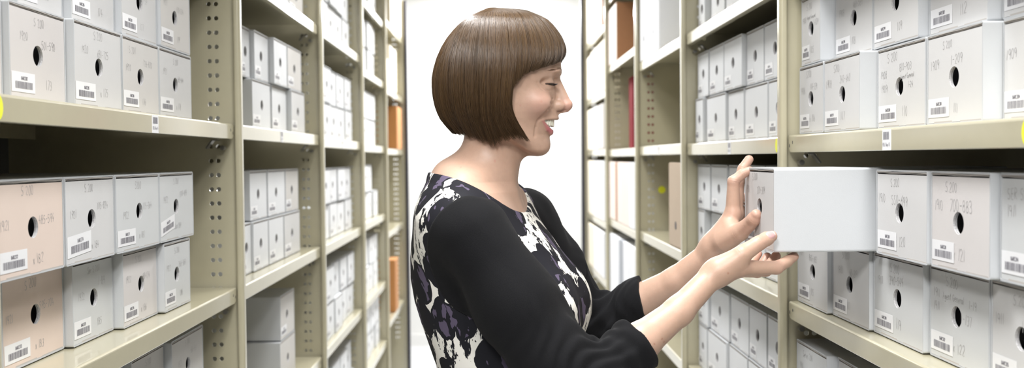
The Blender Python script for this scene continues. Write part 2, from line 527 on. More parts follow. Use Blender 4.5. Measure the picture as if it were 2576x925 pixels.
def archive_box(side, X, ya, yb, z, face, label, uarc=None, notes=None, h=BH, depth=.36, lab=(.40, .20), rot=0, wrap=True, detail=True, group='grey archive boxes', tilt_lab=0, lab_tab=True):
    """front face on the plane X, spanning ya..yb; local frame: x into the box, y along the aisle, z up"""
    w = yb - ya
    s = side
    t = thing('archive_box', label, 'box', (X, (ya + yb) / 2, z), group)
    t.rotation_euler.z = rot
    # local u: 0..w reading left to right as seen from the aisle
    def P(d, u, v):
        # right bank: reading direction goes towards the camera (-y); left bank: away (+y)
        return (s * d, (w / 2 - u) if s > 0 else (u - w / 2), v)

    def pbox(mb, d0, d1, u0, u1, v0, v1, mi=0, bev=0.0):
        a, b = P(d0, u0, v0), P(d1, u1, v1)
        mb.box(min(a[0], b[0]), max(a[0], b[0]), min(a[1], b[1]), max(a[1], b[1]), v0, v1, mi)
    tw = .0028
    rr = .0035
    c = MB()
    # wrapper: rounded tube of card (outer) - open at the front
    def ring(inset, r_, k=4):
        pts = []
        for cu, cv, a0 in ((w - inset - r_, h - inset - r_, 0), (inset + r_, h - inset - r_, 90), (inset + r_, inset + r_, 180), (w - inset - r_, inset + r_, 270)):
            for i in range(k + 1):
                a = math.radians(a0 + 90 * i / k)
                pts.append((cu + r_ * math.cos(a), cv + r_ * math.sin(a)))
        return pts
    ro, ri = ring(0.0006, rr), ring(tw, .001)
    N = len(ro)
    jit = [random.uniform(0, .0007) for _ in range(N)]
    vs = [P(jit[i], *ro[i]) for i in range(N)] + [P(depth, *p) for p in ro] + [P(jit[i], *ri[i]) for i in range(N)] + [P(depth, *p) for p in ri]
    fs = []
    for i in range(N):
        j = (i + 1) % N
        fs += [(i, j, N + j, N + i), (2 * N + i, 3 * N + i, 3 * N + j, 2 * N + j), (i, 2 * N + i, 2 * N + j, j)]
    fs.append(tuple(range(N, 2 * N)))
    c.add(vs, fs, 0)
    if detail:
        # doubled top board above the front panel, and bottom tab layers
        nw = 9
        ph_ = random.uniform(0, 6)
        for lay_, (za_, zb_, dd_) in enumerate(((.0004, .0015, .0002), (.0019, .0030, .0012))):
            up_, dn_ = [], []
            for q_ in range(nw):
                u_ = tw + (w - 2 * tw) * q_ / (nw - 1)
                wv = .0004 * math.sin(ph_ + q_ * 1.3 + lay_)
                for lst, zz in ((up_, h - tw - za_ + wv), (dn_, h - tw - zb_ + wv)):
                    lst.append(P(dd_, u_, zz))
                    lst.append(P(.022, u_, zz))
            vs_ = up_ + dn_
            o_ = len(up_)
            fs_ = []
            for q_ in range(nw - 1):
                a_ = 2 * q_
                fs_ += [(a_, a_ + 1, a_ + 3, a_ + 2), (o_ + a_, o_ + a_ + 2, o_ + a_ + 3, o_ + a_ + 1), (a_, a_ + 2, o_ + a_ + 2, o_ + a_)]
            c.add(vs_, fs_, 1)
        a = w * random.uniform(.12, .2)
        pbox(c, .0006, .02, a, a + w * .33, tw, tw + .0022, 1)
        pbox(c, .0006, .02, w * .62, w - tw * 2, tw, tw + .0016, 1)
    c.build('carton', [WRAP if wrap else face, 'card_core'], t)
    # front panel with the finger hole
    f = MB()
    hu, hv, hr = w * random.uniform(.47, .52), h * random.uniform(.485, .515), .0142
    u0, u1, v0, v1 = tw + .0009, w - tw - .0006, tw + .0004, h - tw - .0044
    n = 28
    d0 = .0008
    bow = 0.0
    ringp, outp = [], []
    for i in range(n):
        a = 2 * PI * (i + .5) / n
        ca, sa = math.cos(a), math.sin(a)
        ringp.append((hu + hr * ca, hv + hr * sa))
        q = min(((u1 - hu) if ca > 0 else (hu - u0)) / max(abs(ca), 1e-6), ((v1 - hv) if sa > 0 else (hv - v0)) / max(abs(sa), 1e-6))
        outp.append((hu + q * ca, hv + q * sa))
    cor = []
    full = []
    for i in range(n):
        full.append((outp[i], i))
        j = (i + 1) % n
        pa, pb = outp[i], outp[j]
        va = abs(pa[1] - v0) < 1e-9 or abs(pa[1] - v1) < 1e-9
        vb = abs(pb[1] - v0) < 1e-9 or abs(pb[1] - v1) < 1e-9
        if va != vb:
            full.append(((u1 if max(pa[0], pb[0]) > hu else u0, v1 if max(pa[1], pb[1]) > hv else v0), None))
    base = [P(d0 + bow, *p) for p in ringp]
    outv = [P(d0, *p) for p, _ in full]
    vs = base + outv
    fs = []
    M = len(full)
    last = None
    idx_of = {i: k for k, (_, i) in enumerate(full) if i is not None}
    for i in range(n):
        j = (i + 1) % n
        ka, kb = idx_of[i], idx_of[j]
        mid = [n + ka]
        k = ka
        while k != kb:
            k = (k + 1) % M
            mid.append(n + k)
        fs.append(tuple([j, i] + mid))
    f.add(vs, fs, 0)
    # side rims of the panel
    vs = [P(d0, *p) for p, _ in full] + [P(d0 + .003, *p) for p, _ in full]
    f.add(vs, [(i, (i + 1) % M, (i + 1) % M + M, i + M) for i in range(M)], 1)
    # hole wall in three card layers
    prev = base
    layers = [(.0016, hr * 1.0), (.0017, hr * .93), (.0032, hr * .95), (.0033, hr * 1.05), (.0052, hr * 1.03)] if detail else [(.005, hr)]
    rings = [base]
    for d, r_ in layers:
        rings.append([P(d + d0, hu + r_ * random.uniform(.985, 1.02) * math.cos(2 * PI * (i + .5) / n), hv + r_ * random.uniform(.985, 1.02) * math.sin(2 * PI * (i + .5) / n)) for i in range(n)])
    vs = [p for r_ in rings for p in r_]
    fs = []
    for k in range(len(rings) - 1):
        fs += [(k * n + i, k * n + (i + 1) % n, (k + 1) * n + (i + 1) % n, (k + 1) * n + i) for i in range(n)]
    f.add(vs, fs, 2)
    f.build('front_panel', [face, 'card_core', 'card_layers'], t)
    # barcode label low on the panel
    if uarc:
        l = MB()
        lw, lh = w * lab[0], h * lab[1]
        l0, z0 = tw + w * .012, h * .085
        dd = d0 - .0005
        sl = math.tan(tilt_lab)

        def pl(u, v, q=.00025):
            return P(dd - q, l0 + u, z0 + v + sl * u)
        vs = [P(dd, l0, z0), P(dd, l0 + lw, z0 + sl * lw), P(dd, l0 + lw, z0 + lh + sl * lw), P(dd, l0, z0 + lh)]
        vs += [P(dd + .00015, l0, z0), P(dd + .00015, l0 + lw, z0 + sl * lw), P(dd + .00015, l0 + lw, z0 + lh + sl * lw), P(dd + .00015, l0, z0 + lh)]
        l.add(vs, [(0, 1, 2, 3), (4, 7, 6, 5), (0, 4, 5, 1), (1, 5, 6, 2), (2, 6, 7, 3), (3, 7, 4, 0)], 0)
        rnd = random.Random(uarc)
        u = lw * .15
        while u < lw * .90:
            w_ = rnd.choice((.0006, .0006, .001, .0013))
            ribbon(l, [[(u, lh * .17), (u, lh * .53)]], w_, pl, 1)
            u += w_ + rnd.choice((.0006, .0008, .0012))
        ls, ex = strokes(f'UARC{uarc}', 0, 0, lh * .17, .72)
        ribbon(l, [[(p[0] + (lw - ex) * .55, p[1] + lh * .62) for p in q] for q in ls], .0009, pl, 1)
        l.build('barcode_label', ['label_paper', 'label_ink'], t, fix=False)['label'] = 'white printed barcode label'
    if notes:
        def pp(u, v):
            return P(d0 - .00022, u, v)
        for txt, fu, fv, sz in notes:
            p = MB()
            ls, ex = strokes(txt, fu * w, fv * h, sz * h, .74, random.uniform(-.01, .03), .06)
            ribbon(p, ls, .00075, pp, 0)
            p.build('pencil_lettering', 'pencil', t, fix=False)['label'] = 'faint pencil handwriting'
    return t


def note_std(year, rng_, num, top='S 200', xpre='x '):
    n = [(top, .36, .80, .085)]
    if year:
        n.append((year, .10, .60, .088))
    if rng_:
        n.append((rng_, .50, .62, .085))
    if num:
        n.append((xpre + num, .50, .12, .095))
    return n


def note_line(year, rng_, num, top='S.200', xpre='x '):
    return note_std(year, rng_, num, top, xpre)


CNAME = {0: 'grey', 1: 'cool grey', 2: 'warm grey', 3: 'pinkish tan', 4: 'rosy grey', 5: 'white'}
BOXES = {}


def row(side, bay, lv, layer, X0, py, spans, infos, z=None, default=0, gap=.0012, posnote=True):
    """spans: photo columns of the front faces, farthest box first"""
    s = side
    z = (SH[(s, bay, lv)] if z is None else z) + .0012 + layer * (BH + .0014)
    X = X0
    prevY = None
    out = []
    for k, (xf, xn) in enumerate(spans):
        # xf: column of the far edge, xn: column of the near edge
        y1f = on_x(xf, py, s).y
        y1n = on_x(xn, py, s).y
        if prevY is not None:
            Xn = prevY / y1f
            X = min(max(Xn, .571), .66)
            yf = prevY - gap
        else:
            yf = X * y1f
        yn = X * y1n
        P_ = LP if s < 0 else RP
        yf = min(yf, P_[bay + 1] - .0145)
        yn = max(min(yn, yf - .06), P_[bay] + .016)
        if yf - yn < .08:
            continue
        info = infos[k] if k < len(infos) else {}
        ci = info.get('c', default)
        lay = ('lower layer', 'upper layer', 'third layer')[layer]
        wherebay = 'nearest bay' if bay == 0 else f'{ORD[bay]} bay'
        pos = ORD[k] if k < len(ORD) else 'last'
        desc = info.get('d')
        if desc is None:
            bk = 'behind woman' if s < 0 else 'facing woman'
            desc = f'{CNAME[ci]} archive box, {lay}, {LEVEL[lv]} shelf, {ORD[bay]} bay {bk}, {pos} from far post'
        o = archive_box(s, s * X, yn, yf, z + info.get('dz', 0), CARD[ci], desc, info.get('u', 200 + (k * 37 + bay * 61 + lv * 13 + layer * 7) % 199 + 1 if bay < 3 else 0), info.get('n'), detail=bay < 2,
                        lab=info.get('lab', (.39, .205)), tilt_lab=info.get('t', 0), rot=info.get('rot', 0))
        out.append((o, X, yn, yf, z))
        prevY = yn
    BOXES[(side, bay, lv, layer)] = out
    return out


def I(d, u, n, c=0, **k):
    return dict(d=d, u=u, n=n, c=c, **k)


# --- bank behind the woman, bay nearest the camera
row(-1, 0, 2, 0, .602, 230, [(482, 402), (401.5, 309.5), (308.5, 188), (168, 26), (10, -110)], [
    I('grey archive box pencilled 1921 60-169, lower layer, chin-high shelf behind woman, against far post', 288, [('S 200', .42, .78, .085), ('1921', .12, .62, .09), ('60-169', .56, .55, .085), ('x 178', .5, .12, .09)], 0),
    I('grey archive box pencilled 1920 726-820, lower layer of chin-high shelf behind woman', 286, [('S 200', .18, .78, .09), ('1920', .10, .55, .085), ('726-820', .56, .66, .085), ('176', .52, .12, .085)], 2),
    I('grey archive box pencilled 681-725, lower layer of chin-high shelf behind woman', 285, [('S 200', .40, .82, .095), ('1920', .16, .63, .09), ('681-725', .47, .62, .09), ('x 175', .52, .13, .1)], 0),
    I('pinkish archive box numbered 173 above the yellow dot, lower layer, chin-high shelf', 282, [('S 200', .42, .80, .09), ('1920', .18, .62, .09), ('501-590', .55, .56, .09), ('173', .62, .12, .1)], 4),
    I('archive box cut by the photo edge, lower layer, chin-high shelf behind woman', 281, [('S 200', .4, .8, .09)], 4)])
row(-1, 0, 2, 1, .604, 60, [(477.5, 404), (395, 306), (289, 180), (160, 45), (30, -80)], [
    I('grey archive box pencilled 170-274, upper layer of chin-high shelf behind woman, by far post', 289, [('S 200', .42, .80, .085), ('1921', .12, .62, .09), ('170-274', .55, .60, .085), ('179', .55, .12, .09)], 2),
    I('grey archive box numbered 177, upper layer of chin-high shelf, two from far post', 287, [('S 200', .42, .80, .085), ('1921', .14, .60, .09), ('1-59', .60, .52, .085), ('177', .52, .14, .09)], 0),
    I('grey archive box numbered 174, upper layer of chin-high shelf, three from far post', 284, [('S 200', .42, .80, .085), ('1920', .14, .62, .09), ('174', .60, .14, .1)], 0),
    I('archive box straddling the pinkish box, upper layer, chin-high shelf behind woman', 283, [('172', .55, .14, .1)], 0),
    I('archive box cut by the photo corner, upper layer, chin-high shelf behind woman', 280, None, 0)])
row(-1, 0, 3, 0, .600, 680, [(479, 413), (396.5, 308.5), (285.5, 181), (160, 2), (-8, -150)], [
    I('grey archive box pencilled 265-369, lower layer, chest-high shelf behind woman, by far post', 378, [('S 200', .40, .80, .085), ('1922', .10, .58, .09), ('265-369', .55, .60, .085), ('188', .58, .16, .09)], 1),
    I('grey archive box pencilled 1922 90-174, lower layer, chest-high shelf behind woman', 376, [('S 200', .36, .82, .085), ('1922', .10, .58, .09), ('90-174', .56, .56, .09), ('x 186', .5, .13, .09)], 4),
    I('greenish grey archive box with torn corner, pencilled 1922 1-89, chest-high shelf', 375, [('Ser S 200', .36, .82, .08), ('1922', .14, .52, .09), ('1-89', .62, .64, .1), ('185', .58, .14, .09)], 1),
    I('pinkish archive box pencilled 1921 595-704, lower layer, chest-high shelf behind woman', 373, [('S 200', .35, .80, .1), ('1921', .06, .50, .09), ('595-704', .58, .54, .09), ('x 183', .5, .13, .09)], 3),
    I('archive box at the photo edge, lower layer, chest-high shelf behind woman', 371, None, 3)])
row(-1, 0, 3, 1, .5985, 480, [(486, 401.5), (401, 291.5), (288, 163.5), (161, -12)], [
    I('grey archive box with crooked label, pencilled 370-459, upper layer, chest-high shelf', 379, [('S 200', .40, .82, .085), ('1922', .12, .56, .09), ('370-459', .58, .60, .085), ('Box 189', .42, .16, .085)], 1, t=.16),
    I('grey archive box pencilled 1922 175-264, upper layer, chest-high shelf behind woman', 377, [('S200', .42, .80, .1), ('1922', .15, .42, .1), ('175-264', .60, .50, .09), ('x 187', .5, .14, .095)], 1),
    I('grey archive box pencilled 1921 705-824, upper layer, chest-high shelf behind woman', 374, [('S 200', .38, .80, .09), ('1921', .10, .52, .09), ('705-824', .62, .58, .085), ('Box 184', .44, .14, .085)], 0, lab=(.46, .24), t=.06),
    I('peach tan archive box pencilled 485-594, upper layer, chest-high shelf at photo edge', 372, [('S 200', .35, .82, .1), ('1921', .06, .50, .1), ('485-594', .60, .52, .09), ('x 182', .5, .12, .1)], 3)])
row(-1, 0, 4, 1, .606, 905, [(512, 432), (414, 330), (312, 190)], [
    I('shaded archive box pencilled 1923 under the lowest visible shelf, by far post', 385, [('S 200', .42, .80, .085), ('1923', .2, .55, .09), ('560-651', .58, .66, .085)], 2),
    I('shaded archive box under the lowest visible shelf, beside the 1923 box', 384, [('S.200', .42, .80, .085)], 2),
    I('archive box mostly hidden by the shelf lip, under lowest visible shelf', 383, None, 2)])
row(-1, 0, 4, 0, .606, 1090, [(512, 432), (414, 330), (312, 190)], [
    I('bottom archive box below the 1923 box, waist-high shelf behind woman', 382, None, 2),
    I('bottom archive box second along the waist-high shelf behind woman', 381, None, 2),
    I('bottom archive box third along the waist-high shelf behind woman', 380, None, 2)])

# --- bank behind the woman, second bay
row(-1, 1, 2, 1, .598, 120, [(757, 723), (722, 689), (675.5, 640), (629, 607)], [{'c': 2}, {'c': 5}, {'c': 5}, {'c': 5}])
row(-1, 1, 2, 0, .594, 250, [(766, 733), (721, 684), (681.5, 635), (625, 606)], [{'c': 0}, {'c': 5}, {'c': 5}, {'c': 5}])
row(-1, 1, 3, 1, .607, 465, [(750.5, 718.5), (717.5, 674), (672, 628.5), (626.7, 607)], [{'c': 2}, {'c': 5}, {'c': 5}, {'c': 5}])
row(-1, 1, 3, 0, .603, 590, [(755, 716), (714.5, 677), (676, 637.5), (632.5, 608)], [{'c': 0}, {'c': 5}, {'c': 5}, {'c': 5}])
row(-1, 1, 4, 1, .606, 760, [(740.5, 705)], [{'c': 2, 'd': 'shaded archive box alone atop another on waist-high shelf, second bay behind woman'}])
row(-1, 1, 4, 0, .606, 850, [(742.5, 704.5)], [{'c': 2, 'd': 'shaded archive box under the lone one, waist-high shelf, second bay behind woman'}])
row(-1, 1, 1, 0, .602, 20, [(762, 728), (727, 692), (690, 650)], [{'c': 2}, {'c': 5}, {'c': 5}])


def auto_row(side, bay, lv, layer, n, X=.60, w=.178, c=5, start=.02, jitter=.008, hs=None, seed=0):
    P = LP if side < 0 else RP
    s = side
    rnd = random.Random(seed + bay * 100 + lv * 10 + layer + (1000 if s > 0 else 0))
    y = P[bay + 1] - start - .004
    z = SH[(s, bay, lv)] + .0012 + layer * (BH + .0014)
    bk = 'behind woman' if s < 0 else 'facing woman'
    for k in range(n):
        ww = w * rnd.uniform(.95, 1.04)
        if y - ww < P[bay] + .02:
            break
        lay = ('lower layer', 'upper layer', 'third layer')[layer]
        archive_box(s, s * (X + rnd.uniform(-jitter, jitter)), y - ww, y, z, CARD[c], f'{CNAME[c]} archive box, {lay}, {LEVEL[lv]} shelf, {ORD[bay]} bay {bk}, {ORD[k]} from far post',
                    (200 + rnd.randint(1, 199)) if bay < 3 else None, None, detail=False)
        y -= ww + .002


# third and fourth bays of that bank
for lv, ly in ((1, 0), (1, 1), (2, 0), (2, 1), (3, 0), (3, 1), (4, 0), (4, 1)):
    auto_row(-1, 2, lv, ly, 5, X=.597 if lv != 4 else .592, start=.06, seed=lv)
for lv, ly, st in ((0, 0, .05), (1, 0, .09), (1, 1, .09), (2, 0, .1), (2, 1, .1), (3, 0, .1), (4, 0, .12), (4, 1, .06)):
    auto_row(-1, 3, lv, ly, 4, X=.597, start=st, seed=5 + lv)
auto_row(-1, 3, 3, 1, 3, X=.597, start=.28, seed=5)
auto_row(-1, 3, 5, 0, 4, X=.597, start=.06, seed=9)
auto_row(-1, 3, 5, 1, 4, X=.597, start=.10, seed=9)
auto_row(-1, 2, 5, 0, 4, X=.597, start=.06, seed=9)
auto_row(-1, 2, 5, 1, 4, X=.597, start=.10, seed=9)

# --- bank she faces, bay nearest the camera
ra = row(1, 0, 2, 0, .586, 250, [(1995, 2070.7), (2072, 2163), (2206, 2328.5), (2330, 2472), (2520, 2680)], [
    I('grey archive box pencilled 1908 110-339, lower layer, chin-high shelf facing woman, beside post', 296, [('S200', .30, .82, .1), ('1908', .06, .58, .1), ('110-339', .46, .63, .09), ('x 106', .44, .16, .1)], 0),
    I('grey archive box pencilled 1908 340-460, lower layer, chin-high shelf facing woman', 297, [('S200', .28, .80, .1), ('1908', .06, .60, .11), ('340-460', .45, .64, .1), ('107', .48, .16, .11)], 0),
    I('grey archive box pencilled 1908 810-903, lower layer above shelf label, facing woman', 300, [('S 200', .22, .80, .11), ('1908', .08, .62, .09), ('810-903', .48, .68, .09), ('1909', .09, .45, .09), ('Agent General', .50, .55, .06), ('1-24', .65, .44, .07), ('110', .54, .12, .12)], 0),
    I('grey archive box pencilled 1909 1-209, lower layer, chin-high shelf facing woman', 301, [('S 200', .30, .80, .08), ('1909', .08, .60, .1), ('1-209', .45, .62, .1), ('111', .50, .12, .1)], 0),
    I('archive box cut by the photo edge, lower layer, chin-high shelf facing woman', 304, [('1909', .06, .60, .1)], 0)])
rb = row(1, 0, 2, 1, .590, 70, [(2001, 2063.5), (2100, 2194.5), (2195.5, 2311), (2336, 2485.5), (2519, 2690)], [
    I('grey archive box numbered 105, upper layer, chin-high shelf facing woman, beside post', 295, [('S 200', .28, .80, .09), ('1908', .06, .62, .08), ('Agent General', .30, .66, .06), ('1-109', .64, .54, .09), ('105', .48, .16, .1)], 0),
    I('grey archive box numbered 108, upper layer, chin-high shelf facing woman', 298, [('S 200', .3, .8, .09), ('1908', .12, .58, .1), ('461-589', .5, .62, .09), ('108', .46, .15, .1)], 0),
    I('grey archive box numbered 109, upper layer, above the 1908 810-903 box', 299, [('S 200', .3, .8, .09), ('1908', .12, .60, .1), ('109', .55, .14, .1)], 0),
    I('grey archive box numbered 112, upper layer, chin-high shelf facing woman', 302, [('S 200', .3, .8, .09), ('1909', .12, .60, .1), ('112', .55, .14, .12)], 0),
    I('archive box at the photo corner, upper layer, chin-high shelf facing woman', 303, None, 0)])
rc = row(1, 0, 3, 0, .582, 700, [(2001, 2081.5), (2093, 2186.5), (2196, 2323), (2337, 2489), (2491, 2660)], [
    I('shaded grey archive box numbered 115 beside the post, under the pulled-out box', 305, [('S 200', .4, .86, .08), ('1909', .06, .70, .09), ('860-882', .40, .66, .09), ('115', .46, .16, .1)], 0),
    I('grey archive box pencilled 60-219 half in shadow under the pulled-out box', 307, [('S 200', .28, .80, .1), ('1910', .16, .60, .1), ('60-219', .48, .60, .09), ('117', .42, .16, .1)], 0),
    I('grey archive box pencilled 1910 390-549, lower layer, chest-high shelf facing woman', 309, [('S.200', .36, .80, .1), ('1910', .09, .62, .09), ('390-549', .34, .64, .1), ('119', .48, .14, .12)], 1),
    I('grey archive box pencilled 1911 1-19, lower layer, chest-high shelf facing woman', 312, [('S.200', .30, .80, .1), ('1911', .08, .66, .09), ('Agent General', .24, .66, .075), ('1-19', .68, .62, .09), ('1911', .08, .52, .09), ('1-137', .55, .46, .1), ('x 122', .42, .12, .11)], 1),
    I('archive box cut by the photo edge, lower layer, chest-high shelf facing woman', 315, [('S.200', .36, .80, .1), ('1911', .08, .58, .1), ('1-', .5, .56, .1)], 0)])
rd = row(1, 0, 3, 1, .578, 530, [(2204, 2333), (2339.5, 2491), (2513, 2690)], [
    I('grey archive box pencilled 1910 550-699 next to the pulled-out box', 310, [('S.200', .30, .80, .09), ('1910', .06, .62, .1), ('550-699', .32, .60, .11), ('x 120', .40, .12, .11)], 0),
    I('grey archive box pencilled 1910 700-883, upper layer, chest-high shelf facing woman', 311, [('S.200', .26, .78, .1), ('1910', .08, .60, .1), ('700-883', .34, .58, .12), ('x 121', .40, .12, .12)], 4),
    I('archive box cut by the photo edge, upper layer, chest-high shelf facing woman', 314, [('SER S200', .12, .76, .1), ('1911', .12, .60, .1)], 1)])
re_ = row(1, 0, 4, 1, .580, 890, [(1999, 2079.5), (2107, 2188), (2215, 2330)], [
    I('shaded archive box pencilled 682-759 under the lowest visible shelf facing woman', 320, [('Series 200', .22, .78, .09), ('1911', .12, .60, .09), ('682-759', .40, .52, .1)], 1),
    I('shaded archive box beside the 682-759 box, under lowest visible shelf', 321, [('S 200', .4, .8, .1)], 0),
    I('archive box hidden under the shelf lip, third from post facing woman', 322, None, 0)])
row(1, 0, 4, 0, .584, 1050, [(1999, 2079.5), (2085, 2175), (2180, 2290)], [
    I('bottom archive box under the 682-759 box, waist-high shelf facing woman', 317, None, 1),
    I('bottom archive box second from post, waist-high shelf facing woman', 318, None, 0),
    I('bottom archive box third from post, waist-high shelf facing woman', 319, None, 0)])

# the box she pulls out: its front edge is at photo columns 1885-1951
PB_Y0, PB_Y1, PB_X = 1.4785, 1.652, 0.4285
PB_Z = SH[(1, 0, 3)] + .0012 + BH + .0016
archive_box(1, PB_X, PB_Y0, PB_Y1, PB_Z, CARD[0], 'white sided archive box pulled halfway off the shelf, held in both hands', 308,
            [('S 200', .28, .83, .085), ('1910', .06, .68, .09), ('220-389', .44, .66, .09)], group=None, lab=(.36, .2), h=.130)

# --- bank she faces, second bay
row(1, 1, 2, 1, .597, 200, [(1742, 1782), (1784, 1820), (1820.5, 1866), (1877, 1921), (1922, 1975)], [{'c': 5}] * 5)
row(1, 1, 2, 0, .590, 300, [(1735, 1768), (1777, 1825), (1831, 1871), (1873, 1930.5), (1932, 1980)], [{'c': 5}] * 5)
row(1, 1, 1, 0, .600, 40, [(1746, 1773), (1788, 1822.5), (1826, 1866), (1870, 1915)], [{'c': 5}] * 4)
row(1, 1, 3, 1, .596, 470, [(1740, 1786.5), (1788.5, 1829), (1833, 1875), (1878, 1925), (1926, 1975)], [{'c': 5}] * 5)
row(1, 1, 3, 0, .596, 600, [(1738, 1772), (1788, 1829), (1832, 1874), (1878, 1924), (1926, 1975)], [{'c': 5}] * 5)
row(1, 1, 4, 1, .597, 800, [(1744, 1781), (1787, 1834), (1837.5, 1883), (1884, 1928.5), (1930, 1980)], [{'c': 5}] * 5)
row(1, 1, 4, 0, .597, 890, [(1745, 1778), (1780, 1827), (1833, 1880), (1881, 1926), (1930, 1980)], [{'c': 5}] * 5)


# ------------------------------------- upright boxes and books on far shelves
LAST = {}


def slab(name, label, cat, s, bay, lv, y_far, w, h, X, depth, cover, spine=None, hole=False, lean=0.0, bevel=.003, group=None, strap=None):
    """an upright carton or volume standing with its spine to the aisle"""
    z = SH[(s, bay, lv)] + .0012
    P_ = LP if s < 0 else RP
    up = [zz for (s_, b_, l_), zz in SH.items() if s_ == s and b_ == bay and zz > z + .02]
    if up:
        h = min(h, min(up) - LIPH - .026 - z)
    y_far = min(y_far, P_[bay + 1] - .016, LAST.get((s, bay, lv), 99) - .002)
    w = min(w, y_far - P_[bay] - .018)
    LAST[(s, bay, lv)] = y_far - w
    t = thing(name, label, cat, (s * X, y_far - w / 2, z), group)
    c = MB()
    r = .004
    poly = []
    for cx_, cy_, a0 in ((depth - r, w / 2 - r, 0), (r, w / 2 - r, 90), (r, -w / 2 + r, 180), (depth - r, -w / 2 + r, 270)):
        for i in range(4):
            a = math.radians(a0 + 30 * i)
            poly.append((s * (cx_ + r * math.cos(a)), cy_ + r * math.sin(a)))
    if hole:
        c.prism(poly, 'z', 0, h)
    else:
        c.prism(poly, 'z', 0, h)
    b = c.build('carton' if cat == 'box' else 'cover', cover, t)
    mod = b.modifiers.new('Bevel', 'BEVEL')
    mod.width = .0015
    mod.segments = 2
    mod.limit_method = 'ANGLE'
    if spine:
        p = MB()
        p.box(*sorted((-s * .0012, s * .0006)), -w / 2 + .002, w / 2 - .002, .003, h - .003)
        p.build('spine', spine, t)
    if hole:
        q = MB()
        q.prism([(.013 * math.cos(2 * PI * k / 20), h * .26 + .013 * math.sin(2 * PI * k / 20)) for k in range(20)], 'x', -s * .0018, s * .001)
        q.build('finger_hole_shade', 'dark_edge', t)  # dark disc paints the shade of a hole that is not cut
    if strap:
        q = MB()
        q.box(*sorted((-s * .0016, s * .001)), -w / 2 + .004, w / 2 - .004, h * .72, h * .80)
        q.build('title_strip', strap, t)
    t.rotation_euler.x = lean
    return t


def y_at(px, py, X):
    return on_x(px, py, X).y


def slab_px(name, label, cat, bay, lv, px0, px1, py, h, X, depth, cover, spine=None, s=1, **k):
    ya, yb = y_at(px0, py, s * X), y_at(px1, py, s * X)
    yf, yn = max(ya, yb), min(ya, yb)
    return slab(name, label, cat, s, bay, lv, yf, max(yf - yn - .002, .02), h, X, depth, cover, spine, **k)


# third bay facing the woman
slab_px('storage_carton', 'tall white carton on upper shelf, third bay facing woman, nearest the far post', 'box', 2, 1, 1611, 1631, 60, .30, .568, .34, 'white_card', 'white_card', hole=True)
slab_px('storage_carton', 'tall white carton with pale grey side, upper shelf, third bay facing woman', 'box', 2, 1, 1632, 1657, 60, .30, .5685, .36, 'white_card', 'white_card', hole=True)
slab_px('file_box', 'tall beige box file with finger hole on otherwise empty shelf', 'box', 2, 3, 1684, 1719, 560, .305, .570, .30, 'tan_card', 'tan_card', hole=True)
# fourth bay
slab_px('storage_carton', 'brown card carton with pale front above the red volume', 'box', 3, 1, 1529, 1549, 80, .265, .568, .34, 'brown_card', 'blush_card')
slab_px('bound_volume', 'red bound volume standing alone on the eye-height shelf', 'book', 3, 2, 1583, 1593, 280, .32, .62, .26, 'red_cloth', 'red_cloth', group=None)
for k, (a, b, cv, sp, d) in enumerate([(1531, 1546.5, 'blush_card', 'blush_card', 'pale pink carton by far post'), (1547, 1551.5, 'brown_card', 'brown_card', 'thin brown volume between pale pink cartons'), (1552, 1567.5, 'blush_card', 'blush_card', 'pale pink carton just after the thin brown volume'), (1568, 1581, 'blush_card', 'blush_card', 'pale pink carton beside the whiter one'), (1581.5, 1596, 'white_card', 'white_card', 'whiter carton at near end of pale pink ones')]):
    slab_px('storage_carton' if k != 1 else 'bound_volume', f'{d}, below the red volume', 'box' if k != 1 else 'book', 3, 3, a, b, 470, .285, .568, .33, cv, sp, group=None)
for k, (a, b, cv, d) in enumerate([(1531, 1554, 'white_card', 'wide white binder by far post'), (1555, 1565, 'slate_card', 'slate grey binder'), (1565.5, 1582, 'white_card', 'white binder beside the slate grey one'), (1583.5, 1598, 'white_card', 'white binder at near end')]):
    slab_px('ring_binder', f'{d}, waist-high shelf, fourth bay facing woman', 'binder', 3, 4, a, b, 650, .36, .568, .28, cv, cv)
# fifth bay
for lv, specs in ((0, [(1475, 1507, 'cream_card', .30, 'tall cream carton'), (1508, 1515, 'brown_card', .27, 'thin brown carton')]),
                  (1, [(1474, 1484, 'cream_card', .25, 'narrow cream carton'), (1485, 1519, 'cream_card', .26, 'broad cream carton')]),
                  (2, [(1475, 1487, 'cream_card', .25, 'cream carton at far end'), (1488, 1502, 'white_card', .25, 'white carton between cream and mauve'), (1503, 1517, 'card_rose', .25, 'mauve grey carton')]),
                  (3, [(1475, 1489, 'cream_card', .31, 'cream white carton at far end'), (1490, 1517, 'white_card', .31, 'broad white carton')]),
                  (4, [(1478, 1491, 'cream_card', .25, 'cream white carton at far end'), (1492, 1518, 'white_card', .25, 'broad white carton')])):
    for a, b, cv, h, d in specs:
        slab_px('storage_carton', f'{d}, {LEVEL[lv]} shelf, end bay facing woman', 'box', 4, lv, a, b, 300, h, .568, .33, cv, cv)
